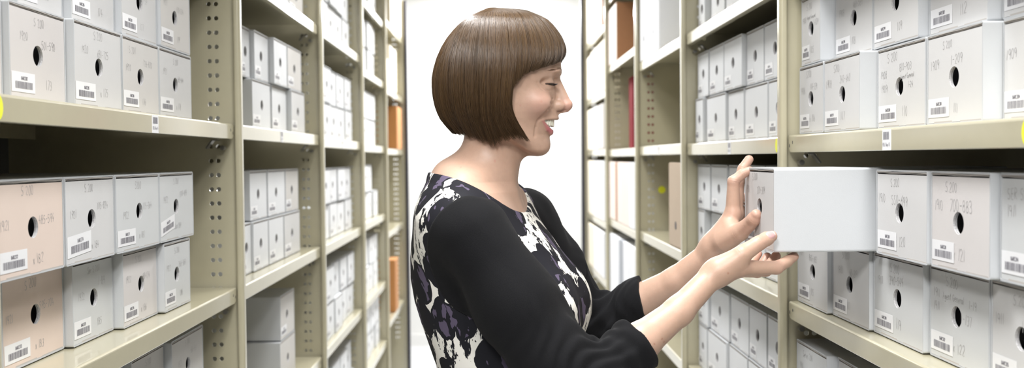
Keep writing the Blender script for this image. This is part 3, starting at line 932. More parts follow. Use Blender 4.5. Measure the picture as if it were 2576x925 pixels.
# end bay behind the woman
slab_px('storage_carton', 'orange brown carton on chin-high shelf, end bay behind woman', 'box', 4, 2, 998, 1010, 300, .255, .568, .33, 'orange_card', 'orange_card', s=-1)
slab_px('storage_carton', 'orange brown carton on waist-high shelf, end bay behind woman', 'box', 4, 4, 996, 1004, 880, .30, .568, .33, 'orange_card', 'orange_card', s=-1)
slab_px('storage_carton', 'cream carton on top shelf, end bay behind woman', 'box', 4, 0, 983, 1009, 40, .30, .568, .33, 'cream_card', 'cream_card', s=-1)
slab_px('storage_carton', 'cream carton standing on eye-level shelf, end bay behind woman', 'box', 4, 1, 980, 996, 150, .25, .568, .33, 'cream_card', 'cream_card', s=-1)
slab_px('storage_carton', 'shorter cream carton on eye-level shelf, end bay behind woman', 'box', 4, 1, 997, 1007, 190, .16, .568, .33, 'cream_card', 'cream_card', s=-1)


# ------------------------------------------------------------------ lights
def area(name, loc, target, size, sizey, power, color=(1, 1, 1), spread=180):
    l = bpy.data.lights.new(name, 'AREA')
    l.shape = 'RECTANGLE'
    l.size, l.size_y = size, sizey
    l.energy = power
    l.color = color
    l.spread = math.radians(spread)
    o = bpy.data.objects.new(name, l)
    COL.objects.link(o)
    o.location = loc
    d = Vector(target) - Vector(loc)
    o.rotation_euler = d.to_track_quat('-Z', 'Y').to_euler()
    return o


for x, tx, z, e in ((-.52, .25, 2.60, 12.5), (.45, -.25, 2.65, 11.0), (-.15, 0, 2.60, 3.5)):
    area('flash_bounce', (x, -.74, z), (tx, .9, 1.1), .34, .34, e, (1, .998, .99), 100)
for x, y, ly, e, sp in ((.14, .6, .9, 9, 110), (.05, 1.35, .5, 14, 110), (0, 2.95, .7, 16, 110), (0, 4.0, .7, 15.5, 110), (0, 5.0, .7, 12, 110), (0, 6.4, .9, 98, 180)):
    area('ceiling_tube', (x, y, CEIL - .02), (x, y, 0), .30, ly, e, (1, 1, 1), sp)
fl = bpy.data.lights.new('far_flash', 'SPOT')
fl.energy = 60
fl.spot_size = math.radians(110)
fl.spot_blend = .5
fl.shadow_soft_size = .04
flo = bpy.data.objects.new('far_flash', fl)
COL.objects.link(flo)
flo.location = (.15, 6.9, 2.45)
flo.rotation_euler = (Vector((-.2, 1.5, 1.0)) - flo.location).to_track_quat('-Z', 'Y').to_euler()

wd = bpy.data.worlds.new('world')
SC.world = wd
wd.use_nodes = True
wd.node_tree.nodes['Background'].inputs['Color'].default_value = (.8, .85, .9, 1)
wd.node_tree.nodes['Background'].inputs['Strength'].default_value = 0.15

SC.view_settings.view_transform = 'Standard'
SC.view_settings.look = 'None'
SC.view_settings.gamma = 1
SC.view_settings.exposure = -0.16
SC.cycles.use_denoising = True
SC.cycles.max_bounces = 8
SC.cycles.diffuse_bounces = 3
SC.cycles.use_adaptive_sampling = False


# =========================================================== the woman
YM = 1.56
_a0, _a1, _a2 = at(1240, 398, YM), at(1340, 398, YM), at(1240, 498, YM)
_U = np.array([(_a1.x - _a0.x) / 100, (_a1.z - _a0.z) / 100])
_V = np.array([(_a2.x - _a0.x) / 100, (_a2.z - _a0.z) / 100])
PXM = np.array([[_U[0], _V[0]], [_U[1], _V[1]]])
PXI = np.linalg.inv(PXM)
UNIT = float(np.linalg.norm(_U))              # metres per photo pixel on the plane of her profile
HT = math.radians(4.0)                        # her head is turned a touch to this side
HC = 1250.0


def head_to_world(p):
    """(u, v, w) photo-scale head coordinates -> metres"""
    p = np.asarray(p, dtype=float).reshape(-1, 3)
    du, w = p[:, 0] - HC, p[:, 2]
    u = HC + du * math.cos(HT) + w * math.sin(HT)
    w2 = -du * math.sin(HT) + w * math.cos(HT)
    q = np.stack([u - 1240, p[:, 1] - 398], 1) @ PXM.T
    return np.stack([q[:, 0] + _a0.x, YM + w2 * UNIT, q[:, 1] + _a0.z], 1)


def world_to_head(P):
    q = np.stack([P[:, 0] - _a0.x, P[:, 2] - _a0.z], 1) @ PXI.T
    u, v = q[:, 0] + 1240, q[:, 1] + 398
    w2 = (P[:, 1] - YM) / UNIT
    du = u - HC
    return np.stack([HC + du * math.cos(HT) - w2 * math.sin(HT), v, du * math.sin(HT) + w2 * math.cos(HT)], 1)


def wp(px, py, y):
    return np.array(at(px, py, y))


# ------------------------------------------------------- distance helpers
def smin(a, b, k):
    h = np.clip(.5 + .5 * (b - a) / k, 0, 1)
    return b + (a - b) * h - k * h * (1 - h)


def smax(a, b, k):
    return -smin(-a, -b, k)


def cone(P, a, b, ra, rb, sq=None):
    a, b = np.asarray(a, float), np.asarray(b, float)
    ba = b - a
    pa = P - a
    t = np.clip((pa @ ba) / (ba @ ba), 0, 1)
    q = pa - t[:, None] * ba
    return np.sqrt((q * q).sum(1)) - (ra + (rb - ra) * t)


def chain(P, pts, rs, k):
    d = None
    for i in range(len(pts) - 1):
        e = cone(P, pts[i], pts[i + 1], rs[i], rs[i + 1])
        d = e if d is None else smin(d, e, k)
    return d


def ell(P, c, r):
    q = (P - np.asarray(c, float)) / np.asarray(r, float)
    k0 = np.sqrt((q * q).sum(1))
    q2 = q / np.asarray(r, float)
    k1 = np.sqrt((q2 * q2).sum(1)) + 1e-9
    return k0 * (k0 - 1) / k1


def interp(x, xs, ys):
    return np.interp(x, xs, ys)


def mesh_field(f, lo, hi, h, B=8):
    """surface nets on a narrow band; returns vertices and quads"""
    lo, hi = np.array(lo, float), np.array(hi, float)
    nb = np.ceil((hi - lo) / (h * B)).astype(int)
    n = nb * B + 1
    g = np.stack(np.meshgrid(*[np.arange(k) for k in nb], indexing='ij'), -1).reshape(-1, 3)
    cc = lo + (g * B + B / 2) * h
    dc = f(cc)
    D = np.empty(n, np.float32)
    sgn = np.where(dc < 0, -1, 1).reshape(nb).astype(np.float32)
    D[:-1, :-1, :-1] = np.repeat(np.repeat(np.repeat(sgn, B, 0), B, 1), B, 2)
    D[-1], D[:, -1], D[:, :, -1] = D[-2], D[:, -2], D[:, :, -2]
    keep = np.abs(dc) < h * B * .866 * 1.45 + .004
    gk = g[keep]
    off = np.stack(np.meshgrid(*[np.arange(B + 1)] * 3, indexing='ij'), -1).reshape(-1, 3)
    for s in range(0, len(gk), 400):
        q = (gk[s:s + 400, None, :] * B + off[None]).reshape(-1, 3)
        D[q[:, 0], q[:, 1], q[:, 2]] = f(lo + q * h)
    S = D < 0
    c = [S[i:n[0] - 1 + i, j:n[1] - 1 + j, k:n[2] - 1 + k] for i in (0, 1) for j in (0, 1) for k in (0, 1)]
    al, an = c[0].copy(), c[0].copy()
    for x in c[1:]:
        al &= x
        an |= x
    idx = np.argwhere(an & ~al)
    imap = np.full(np.array(n) - 1, -1, np.int32)
    imap[idx[:, 0], idx[:, 1], idx[:, 2]] = np.arange(len(idx))
    offs = [(i, j, k) for i in (0, 1) for j in (0, 1) for k in (0, 1)]
    val = np.stack([D[idx[:, 0] + o[0], idx[:, 1] + o[1], idx[:, 2] + o[2]] for o in offs], 1)
    acc, cnt = np.zeros((len(idx), 3)), np.zeros(len(idx))
    for a in range(8):
        for b in range(a + 1, 8):
            if sum(x != y for x, y in zip(offs[a], offs[b])) != 1:
                continue
            va, vb = val[:, a], val[:, b]
            m_ = (va < 0) != (vb < 0)
            t = np.where(m_, va / np.where(m_, va - vb, 1), 0)[:, None]
            p = np.array(offs[a]) + t * (np.array(offs[b]) - np.array(offs[a]))
            acc += np.where(m_[:, None], p, 0)
            cnt += m_
    V = lo + (idx + acc / cnt[:, None]) * h
    Q = []
    for ax in range(3):
        A = [slice(None)] * 3
        Bq = [slice(None)] * 3
        A[ax], Bq[ax] = slice(0, -1), slice(1, None)
        e = np.argwhere(S[tuple(A)] != S[tuple(Bq)])
        o1, o2 = [(1, 2), (2, 0), (0, 1)][ax]
        ok = (e[:, o1] > 0) & (e[:, o2] > 0) & (e[:, o1] < n[o1] - 1) & (e[:, o2] < n[o2] - 1)
        e = e[ok]
        neg = S[e[:, 0], e[:, 1], e[:, 2]]
        cs = []
        for d1, d2 in ((-1, -1), (0, -1), (0, 0), (-1, 0)):
            q = e.copy()
            q[:, o1] += d1
            q[:, o2] += d2
            cs.append(imap[q[:, 0], q[:, 1], q[:, 2]])
        q = np.stack(cs, 1)
        q[~neg] = q[~neg][:, ::-1]
        Q.append(q)
    Q = np.concatenate(Q)
    # one Newton step onto the surface
    e = h * .5
    G = np.stack([(f(V + np.eye(3)[i] * e) - f(V - np.eye(3)[i] * e)) / (2 * e) for i in range(3)], 1)
    d0 = f(V)
    gl = (G * G).sum(1) + 1e-6
    step = np.clip(d0 / gl, -h, h)
    V = V - G * step[:, None] * .9
    return V, Q


def np_mesh(name, parts, mats, parent=None, smooth=True, color=None, attr='tint'):
    V = np.concatenate([p[0] for p in parts])
    Fs, o = [], 0
    for v, q in parts:
        Fs.append(q + o)
        o += len(v)
    Q = np.concatenate(Fs)
    me = bpy.data.meshes.new(name)
    me.vertices.add(len(V))
    me.vertices.foreach_set('co', V.astype(np.float32).ravel())
    k = Q.shape[1]
    me.loops.add(Q.size)
    me.loops.foreach_set('vertex_index', Q.astype(np.int32).ravel())
    me.polygons.add(len(Q))
    me.polygons.foreach_set('loop_start', np.arange(0, Q.size, k, dtype=np.int32))
    if smooth:
        me.polygons.foreach_set('use_smooth', np.ones(len(Q), dtype=bool))
    for m_ in (mats if isinstance(mats, (list, tuple)) else [mats]):
        me.materials.append(MATS[m_] if isinstance(m_, str) else m_)
    if color is not None:
        a = me.color_attributes.new(attr, 'FLOAT_COLOR', 'POINT')
        a.data.foreach_set('color', np.concatenate([color, np.ones((len(color), 1))], 1).astype(np.float32).ravel())
    me.update(calc_edges=True)
    me.validate()
    ob = bpy.data.objects.new(name, me)
    COL.objects.link(ob)
    if parent:
        ob.parent = parent
    return ob


# ------------------------------------------------------------- her head
HV = [30, 120, 150, 180, 200, 215, 240, 265, 285, 300, 320, 340, 360, 378, 390, 397]
HF = [1330, 1398, 1407, 1411, 1403, 1400, 1401, 1400, 1401, 1399, 1391, 1383, 1381, 1375, 1362, 1345]
HW = [60, 104, 107, 104, 103, 104, 106, 105, 102, 98, 90, 80, 66, 50, 34, 20]
HB = [1240, 1240, 1240, 1240, 1240, 1245, 1250, 1255, 1258, 1262, 1264, 1270, 1292, 1318, 1340, 1343]
HP = [2.1, 2.1, 2.15, 2.15, 2.05, 1.95, 1.8, 1.66, 1.56, 1.50, 1.50, 1.55, 1.65, 1.8, 2, 2]


def face_loft(H):
    u, v, w = H[:, 0], H[:, 1], np.abs(H[:, 2])
    uf, W, ub, p = interp(v, HV, HF), interp(v, HV, HW), interp(v, HV, HB), interp(v, HV, HP)
    uc = np.minimum(ub + 12, uf - 10)
    x, y = (u - uc), w
    ax = np.where(x > 0, uf - uc, np.maximum(uc - ub, 8) + np.clip((372 - v) * .9, 2, 40))
    r = (np.abs(x / ax) ** p + (y / W) ** p + 1e-9) ** (1 / p) + 1e-6
    # soften the ridge on the mid-line that low exponents leave
    dist = np.sqrt(x * x + y * y)
    d = dist * (1 - 1 / r)
    d = np.where(r < .2, -np.minimum(ax, W) * .6, d)
    return smax(np.maximum(d, 120 - v), v - 383, 12)


def head_base(H):
    """signed distance in photo-scale units, before lips, lids and creases"""
    S = np.stack([H[:, 0], H[:, 1], np.abs(H[:, 2])], 1)
    d = ell(H, (1258, 165, 0), (147, 127, 112))
    d = smin(d, face_loft(H), 14)
    # jaw and chin
    d = smin(d, cone(S, (1350, 367, 17), (1278, 324, 74), 20, 23), 18)
    d = smin(d, ell(S, (1359, 366, 0), (24.5, 25, 28)), 10)
    d = smin(d, cone(H, (1344, 374, 0), (1296, 376, 0), 14, 22), 14)
    # neck
    nk = cone(H, (1250, 315, 0), (1216, 492, 0), 75, 77)
    nk = smin(nk, cone(S, (1258, 340, 60), (1290, 512, 14), 13, 9), 22)
    d = smin(d, nk, 20)
    # brow, sockets
    d = smin(d, ell(S, (1396, 184, 26), (15, 9, 32)), 10)
    d = smax(d, -ell(S, (1408, 209, 37), (19, 12, 18)), 9)
    d = smax(d, -ell(S, (1384, 212.5, 67), (24, 9.5, 12)), 9)
    # cheeks
    d = smin(d, ell(S, (1352, 262, 62), (36, 29, 26)), 24)
    # mouth mound
    d = smin(d, ell(S, (1372, 302, 0), (30, 30, 40)), 14)
    # nose
    ns = cone(H, (1398, 199, 0), (1425, 262, 0), 9, 12)
    ns = smin(ns, cone(H, (1393, 205, 0), (1411, 266, 0), 11, 15), 4)
    ns = smin(ns, ell(H, (1425.5, 265.5, 0), (14.2, 14, 13.5)), 5)
    ns = smin(ns, ell(S, (1404, 267, 15), (16, 12, 9)), 5)
    ns = smin(ns, cone(H, (1401, 282, 0), (1426, 276.5, 0), 6, 5.5), 4)
    d = smin(d, ns, 8)
    d = smax(d, -ell(S, (1416, 281.0, 8.2), (9, 4.6, 4.0)), 2.5)
    return d


def surf_w(u, v, lo=0.0, hi=140.0):
    """half-width of the face at (u, v): outermost surface point along w"""
    ws = np.linspace(lo, hi, 300)
    dd = head_base(np.stack([np.full(300, u), np.full(300, v), ws], 1))
    i = np.where(dd < 0)[0]
    return float(ws[i[-1]]) if len(i) else lo


def on_face(pts):
    return [(u, v, surf_w(u, v)) for u, v in pts]


CORN = surf_w(1364, 303)
WING = on_face([(1391, 251), (1386.5, 264), (1389, 276)])
EC = np.array([1374.5, 214.0, 37.0])
LIDF = [tuple(EC + 19.5 * np.array([math.cos(f_) * math.cos(t_), -math.sin(f_), math.cos(f_) * math.sin(t_)])) for t_, f_ in ((.2, .46), (.6, .50), (1.0, .48), (1.4, .40), (1.75, .26))]
UNDER = [on_face([(1360, 222), (1372, 230), (1384, 233)]), on_face([(1352, 214), (1359, 225), (1368, 233)])]
SMILE = on_face([(1389, 264), (1380, 279), (1369, 291), (1358, 303)])
BRACK = on_face([(1356, 303), (1350, 322), (1347, 344)])


def head_field(H):
    S = np.stack([H[:, 0], H[:, 1], np.abs(H[:, 2])], 1)
    d = head_base(H)
    d = smax(d, -chain(S, WING, [.8, 1.7, 1.0], 1), 5)
    # eyeball lids
    q = S - EC
    rq = np.sqrt((q ** 2).sum(1)) + 1e-6
    d = smin(d, rq - 19.3, 4)
    th = np.arctan2(q[:, 2], q[:, 0])
    ht = 1.8 * np.sqrt(np.clip(1 - ((th - .60) / 1.15) ** 2, 0, 1))
    slit = np.maximum(np.abs(q[:, 1] - 3.0 + .6 * th) - ht, 14 - rq)
    slit = np.where((ht > .15) & (rq < 30), slit, 9.0)
    d = smax(d, -slit, .9)
    for U_ in UNDER:
        d = smax(d, -chain(S, U_, [.2, .7, .2], 1), 4)
    # lips and the open mouth
    up = chain(S, [(1399.5, 296.5, 0), (1396, 296, 13), (1386, 297.5, 27), (1366, 302, CORN - 3)], [5.8, 5.4, 4.4, 2.6], 2)
    lo_ = chain(S, [(1384.5, 333.5, 0), (1382.5, 332, 14), (1376, 325, 29), (1366, 305, CORN - 3)], [7.2, 6.6, 5.2, 2.6], 2)
    w = S[:, 2]
    tu = np.clip((1392 - S[:, 0]) / 29, 0, 1)
    t = np.clip(np.maximum(w / CORN, tu), 0, 1)
    vt = 300.5 + 2.0 * t
    vb = 328 - 24.5 * t ** 2.0
    cav = np.maximum(np.maximum(vt - S[:, 1], S[:, 1] - vb), 1362 - S[:, 0])
    deep = np.maximum(np.maximum(ell(S, (1366, 314, 0), (30, 13, 40)), 302 - S[:, 1]), S[:, 1] - 327)
    cav = np.minimum(cav, deep)
    d = smax(d, -cav, 2.5)
    d = smin(d, up, 4)
    d = smin(d, lo_, 4.5)
    d = smax(d, -chain(S, SMILE, [.2, 1.2, 2.0, 1.2], 2), 8)
    d = smax(d, -chain(S, BRACK, [.8, 1.4, .4], 2), 8)
    d = smax(d, -cone(H, (1410, 288, 0), (1407, 293, 0), 2.0, 1.8), 3)
    # ears (under the hair)
    d = smin(d, ell(S, (1258, 240, 110), (15, 30, 9)), 6)
    return d


# ------------------------------------------------------- torso and limbs
TH = math.radians(15.0)
FW = np.array([math.cos(TH), -math.sin(TH), 0])
LT = np.array([math.sin(TH), math.cos(TH), 0])
MID = np.array([0.0115, YM, 0.0])


def to_body(P):
    q = P - MID
    return np.stack([q @ FW, q @ LT, P[:, 2]], 1)


def body_pt(f, l, z):
    return MID + FW * f + LT * l + np.array([0, 0, z])


def zv(v):
    return float(at(1260, v, YM).z)


_tv = np.array([455, 480, 510, 540, 600, 640, 690, 745, 800, 850, 900, 940, 1000, 1080, 1160, 1250, 1350])
_tb = np.array([1130, 1098, 1076, 1066, 1051, 1047, 1047, 1056, 1073, 1091, 1109, 1117, 1118, 1098, 1076, 1068, 1080])
_tf = np.array([1262, 1296, 1318, 1338, 1384, 1410, 1438, 1459, 1464, 1456, 1442, 1430, 1420, 1424, 1432, 1436, 1432])
_tw = np.array([.085, .115, .140, .152, .158, .156, .152, .148, .143, .138, .133, .132, .136, .152, .168, .178, .175])
_z = np.array([zv(v) for v in _tv])
_xb = np.array([at(b, v, YM).x for b, v in zip(_tb, _tv)]) - MID[0]
_xf = np.array([at(b, v, YM).x for b, v in zip(_tf, _tv)]) - MID[0]
_hx = (_xf - _xb) / 2
_cx = (_xf + _xb) / 2
_ha = np.sqrt(np.maximum(_hx ** 2 - (_tw * math.sin(TH)) ** 2, .0009)) / math.cos(TH) * .995
_o = np.argsort(_z)
TZ, TA, TB, TC = _z[_o], _ha[_o], _tw[_o], (_cx / math.cos(TH))[_o]


def torso_field(P, legs=True):
    b = to_body(P)
    z = b[:, 2]
    A, Bw, C = interp(z, TZ, TA), interp(z, TZ, TB), interp(z, TZ, TC)
    x, y = b[:, 0] - C, b[:, 1]
    p = 2.25
    r = (np.abs(x / A) ** p + np.abs(y / Bw) ** p) ** (1 / p) + 1e-6
    dist = np.sqrt(x * x + y * y)
    d = dist * (1 - 1 / r)
    d = np.where(r < .25, -.05, d)
    d = np.maximum(d, TZ[0] - .02 - z)
    d = smax(d, z - TZ[-1], .03)
    S = np.stack([b[:, 0], np.abs(b[:, 1]), z], 1)
    # shoulders and trapezius
    sh = cone(S, (-.055, .03, zv(470)), (-.030, .135, 1.335), .052, .050)
    d = smin(d, sh, .05)
    # bust
    d = smin(d, ell(S, (interp(zv(770), TZ, TC) + interp(zv(770), TZ, TA) - .055, .068, zv(772)), (.058, .060, .062)), .03)
    return d


RS, RE, RW = wp(1190, 588, 1.402), wp(1441, 990, 1.362), wp(1795, 690, 1.455)
LS, LE, LW = wp(1322, 552, 1.722), wp(1466, 838, 1.772), wp(1786, 633, 1.657)


def mixp(a, b, t):
    return a + (b - a) * t


DOWN = np.array([0, 0, -1.0])
R_AX = [mixp(RE, RW, .15) + DOWN * .003, mixp(RE, RW, .46) + DOWN * .008, mixp(RE, RW, .74) + DOWN * .0105]
L_AX = [mixp(LE, LW, .15) + DOWN * .002, mixp(LE, LW, .46) + DOWN * .006, mixp(LE, LW, .74) + DOWN * .011]


def hand_field(P, arm, palm, fingers, thumb):
    d = arm
    for a, b, ra, rb in palm:
        d = smin(d, cone(P, a, b, ra, rb), .012)
    out = d
    cr = None
    for pts, rs, kk in [(p, r, .006) for p, r in fingers] + [(thumb[0], thumb[1], .010)]:
        out = np.minimum(out, smin(d, chain(P, pts, rs, .003), kk))
        for i in range(1, len(pts) - 1):
            ax = pts[i + 1] - pts[i - 1]
            ax = ax / np.linalg.norm(ax)
            q = P - pts[i]
            t = q @ ax
            rad = np.sqrt(np.maximum((q * q).sum(1) - t * t, 0))
            e = np.exp(-(t / .0011) ** 2) + .7 * np.exp(-((t - .0032) / .0009) ** 2) + .5 * np.exp(-((t + .003) / .0009) ** 2)
            e = e * .00042 * (rad < rs[i] * 1.35)
            cr = e if cr is None else np.maximum(cr, e)
    return out + cr


# right (near) hand
R_mcp = [wp(1864, 673, 1.455), wp(1862, 676, 1.478), wp(1853, 679, 1.500), wp(1842, 682, 1.519)]
R_f = [([R_mcp[0], wp(1953, 673, 1.474), wp(1979, 658, 1.489), wp(1997, 645, 1.500)], [.0118, .0102, .0086, .0074]),
       ([R_mcp[1], wp(1926, 679, 1.503), wp(1943, 660, 1.515), wp(1952, 644, 1.521)], [.0116, .0100, .0086, .0075]),
       ([R_mcp[2], wp(1905, 683, 1.526), wp(1921, 664, 1.536), wp(1930, 646, 1.542)], [.0110, .0094, .0082, .0072]),
       ([R_mcp[3], wp(1880, 676, 1.541), wp(1894, 656, 1.549), wp(1907, 638, 1.553)], [.0098, .0084, .0074, .0066])]
R_palm = [(wp(1800, 690, 1.457), R_mcp[0], .0162, .0125), (wp(1800, 691, 1.465), R_mcp[1], .0162, .0125),
          (wp(1800, 693, 1.474), R_mcp[2], .0165, .0118), (wp(1798, 695, 1.482), R_mcp[3], .0155, .0105),
          (wp(1812, 680, 1.452), wp(1852, 660, 1.450), .0170, .0140)]
R_thumb = ([wp(1812, 674, 1.452), wp(1866, 640, 1.446), wp(1908, 612, 1.452), wp(1929, 600, 1.458), wp(1941, 594, 1.462)], [.0160, .0138, .0112, .0106, .0086])


def right_arm(P):
    q1, q2, q3 = R_AX[:3]
    d = chain(P, [RS, mixp(RS, RE, .5), RE], [.046, .042, .036], .03)
    d = smin(d, chain(P, [RE, q1, q2, q3, RW, wp(1812, 682, 1.458)], [.034, .0312, .0278, .0212, .0180, .0172], .010), .02)
    d = hand_field(P, d, R_palm, R_f, R_thumb)
    n = nail_plate(P, TN_C, TN_A, TN_O, TN_S)
    r = (np.abs(n[:, 0]) ** 3 + np.abs(n[:, 1]) ** 3) ** (1 / 3)
    edge = np.exp(-((r - 1) / .10) ** 2) * .00055 * (np.abs(n[:, 2]) < 3)
    flat = np.clip(1 - r, 0, 1) ** .5 * .0003 * (np.abs(n[:, 2]) < 3)
    return d + edge - flat


# left (far) hand
L_mcp = [wp(1843, 537, 1.636), wp(1851, 536, 1.658), wp(1856, 547, 1.678), wp(1856, 564, 1.694)]
L_f = [([L_mcp[0], wp(1845, 456, 1.632), wp(1869, 436, 1.630), wp(1886, 428.5, 1.628)], [.0125, .0098, .0080, .0068]),
       ([L_mcp[1], wp(1857, 462, 1.664), wp(1869, 424, 1.670), wp(1884, 401, 1.672)], [.0122, .0102, .0088, .0076]),
       ([L_mcp[2], wp(1875, 500, 1.694), wp(1900, 486, 1.686), wp(1915, 484, 1.668)], [.0112, .0094, .0080, .0070]),
       ([L_mcp[3], wp(1876, 548, 1.700), wp(1897, 540, 1.690), wp(1912, 538, 1.672)], [.0100, .0084, .0072, .0064])]
L_palm = [(wp(1790, 622, 1.652), L_mcp[0], .0185, .0130), (wp(1792, 622, 1.660), L_mcp[1], .0185, .0125),
          (wp(1794, 624, 1.668), L_mcp[2], .0175, .0118), (wp(1796, 628, 1.674), L_mcp[3], .0165, .0108),
          (wp(1800, 612, 1.645), wp(1838, 575, 1.625), .0180, .0165)]
L_thumb = ([wp(1822, 606, 1.628), wp(1860, 584, 1.600), wp(1884, 564, 1.580), wp(1896, 551, 1.568), wp(1902, 540, 1.562)], [.0195, .0150, .0118, .0112, .0090])


def nail_plate(P, c, along, out, size):
    along = along / np.linalg.norm(along)
    out = out - along * (out @ along)
    out = out / np.linalg.norm(out)
    side = np.cross(along, out)
    q = P - c
    return np.stack([q @ along / size[0], q @ side / size[1], q @ out / size[2]], 1)


TN_C = wp(1938, 590, 1.4545)
TN_A, TN_O, TN_S = R_thumb[0][4] - R_thumb[0][2], np.array([-.05, -1.0, .28]), (.0085, .0066, .0022)


def left_arm(P):
    q1, q2, q3 = L_AX[:3]
    d = chain(P, [LS, mixp(LS, LE, .5), LE], [.046, .042, .036], .03)
    d = smin(d, chain(P, [LE, q1, q2, q3, LW, wp(1797, 618, 1.655)], [.034, .0320, .0290, .0225, .0190, .0185], .009), .02)
    return hand_field(P, d, L_palm, L_f, L_thumb)


def legs_field(P):
    b = to_body(P)
    S = np.stack([b[:, 0], np.abs(b[:, 1]), b[:, 2]], 1)
    return chain(S, [(.03, .085, .84), (.035, .080, .48), (.005, .078, .31), (.0, .075, .09)], [.085, .052, .050, .034], .03)


def upper_field(P):
    d = head_field(world_to_head(P)) * UNIT
    return smin(d, torso_field(P), .028)


tw0 = head_to_world([(1090, 20, 0)])[0]
parts = []
hv, hq = mesh_field(upper_field, (-.14, 1.36, 1.295), (.145, 1.76, 1.69), .0014)
parts.append((hv, hq))
ra_, rq = mesh_field(right_arm, (.12, 1.30, 1.10), (.50, 1.60, 1.345), .0014)
parts.append((ra_, rq))
la_, lq = mesh_field(left_arm, (.17, 1.50, 1.10), (.505, 1.83, 1.46), .0014)
parts.append((la_, lq))
cv, cq = mesh_field(lambda P: np.minimum(np.minimum(smin(torso_field(P), cone(P, RS, RE, .043, .034), .02), cone(P, LS, LE, .043, .034)), legs_field(P)), (-.24, 1.28, .06), (.30, 1.86, 1.32), .008)
parts.append((cv, cq))

SKIN = np.array([.52, .340, .252])
LIP = np.array([.52, .14, .17])
BLUSH = np.array([.56, .30, .245])
INNER = np.array([.22, .045, .045])


def spot(P, c, r, soft=.6):
    d = np.sqrt(((P - np.asarray(c, float)) ** 2).sum(1)) / r
    return np.clip((1 - d) / soft, 0, 1)[:, None]


def mixc(c, col, m_):
    return c * (1 - m_) + np.asarray(col) * m_


hc = np.repeat(SKIN[None], len(hv), 0)
Hh = world_to_head(hv)
Sh = np.stack([Hh[:, 0], Hh[:, 1], np.abs(Hh[:, 2])], 1)
hc = mixc(hc, BLUSH, .55 * spot(Sh, (1362, 268, 78), 52, 1.0))
hc = mixc(hc, BLUSH, .75 * spot(Sh, (1428, 268, 4), 30, 1.0))
hc = mixc(hc, BLUSH, .35 * spot(Sh, (1366, 368, 0), 30, 1.0))
up_d = chain(Sh, [(1400.5, 297, 0), (1397, 296.5, 12), (1387, 298, 27), (1366, 302, CORN - 3)], [6.2, 5.6, 4.4, 2.4], 2)
lo_d = chain(Sh, [(1385.5, 332.5, 0), (1383, 331, 13), (1377, 324.5, 29), (1366, 305, CORN - 3)], [8.0, 7.2, 5.6, 2.6], 2)
lipm = np.clip(.5 - np.minimum(up_d + 1.2, lo_d - .6) / 2.0, 0, 1)[:, None] * (Sh[:, 0:1] > 1360)
hc = mixc(hc, LIP, .85 * lipm)
_inn = ell(Sh, (1366, 314, 0), (33, 15, 43))
cavm = ((_inn < 0) & (Sh[:, 1] > 300) & (Sh[:, 1] < 330) & (np.minimum(up_d, lo_d) > 0) & (head_base(Hh) < -1.5))[:, None]
hc = mixc(hc, INNER, cavm * .95)
for c, r in (((1363, 260.5, -82), 2.6), ((1312, 270.5, -103), 2.0), ((1250, 404, -78), 3.0), ((1172, 419, -50), 2.5)):
    m_ = (np.sqrt((Hh[:, 0] - c[0]) ** 2 + (Hh[:, 1] - c[1]) ** 2)[:, None] < r) & (Hh[:, 2:3] < 0)
    hc = mixc(hc, (.52, .26, .20), .55 * m_)


def hand_color(V, tips, knuckles):
    c = np.repeat(SKIN[None], len(V), 0)
    for p in tips:
        c = mixc(c, BLUSH, .55 * spot(V, p, .020, 1.0))
    for p in knuckles:
        c = mixc(c, BLUSH, .40 * spot(V, p, .020, 1.0))
    return c


rc_ = hand_color(ra_, [f[0][-1] for f in R_f] + [R_thumb[0][-1]], [f[0][1] for f in R_f] + R_mcp + [R_thumb[0][2]])
lc_ = hand_color(la_, [f[0][-1] for f in L_f] + [L_thumb[0][-1]], [f[0][1] for f in L_f] + L_mcp + [L_thumb[0][2]])
# thumb nail that faces the camera, and moles on the forearm
NAIL = np.array([.62, .37, .37])
_n = nail_plate(ra_, TN_C, TN_A, TN_O, TN_S)
_r = (np.abs(_n[:, 0]) ** 3 + np.abs(_n[:, 1]) ** 3) ** (1 / 3)
m_ = (np.clip((1 - _r) / .12, 0, 1) * (np.abs(_n[:, 2]) < 3))[:, None]
rc_ = mixc(rc_, NAIL, .9 * m_)
rc_ = mixc(rc_, (.74, .66, .60), .8 * m_ * (_n[:, 0:1] > .72))
for px, py in ((1662, 849), (1668, 858), (1846, 694), (1640, 858)):
    m_ = (np.sqrt(((ra_ - wp(px, py, 1.40))[:, (0, 2)] ** 2).sum(1))[:, None] < .0016) & (ra_[:, 1:2] < 1.45)
    rc_ = mixc(rc_, (.40, .20, .14), .7 * m_)
cc_ = np.repeat(SKIN[None], len(cv), 0)

m_ = mat('skin', (.8, .56, .46), 0.42, spec=.45, sss=.12)
nt = m_.node_tree
at_n = nt.nodes.new('ShaderNodeVertexColor')
at_n.layer_name = 'tint'
nz = nt.nodes.new('ShaderNodeTexNoise')
nz.inputs['Scale'].default_value = 160
nz.inputs['Detail'].default_value = 3
tc = nt.nodes.new('ShaderNodeTexCoord')
nt.links.new(tc.outputs['Object'], nz.inputs['Vector'])
rp = nt.nodes.new('ShaderNodeMapRange')
rp.inputs['To Min'].default_value = .93
rp.inputs['To Max'].default_value = 1.05
nt.links.new(nz.outputs['Fac'], rp.inputs['Value'])
mx = nt.nodes.new('ShaderNodeVectorMath')
mx.operation = 'SCALE'
nt.links.new(at_n.outputs['Color'], mx.inputs[0])
nt.links.new(rp.outputs['Result'], mx.inputs['Scale'])
nt.links.new(mx.outputs['Vector'], nt.nodes['Principled BSDF'].inputs['Base Color'])
bp = nt.nodes.new('ShaderNodeBump')
bp.inputs['Strength'].default_value = .12
bp.inputs['Distance'].default_value = .0008
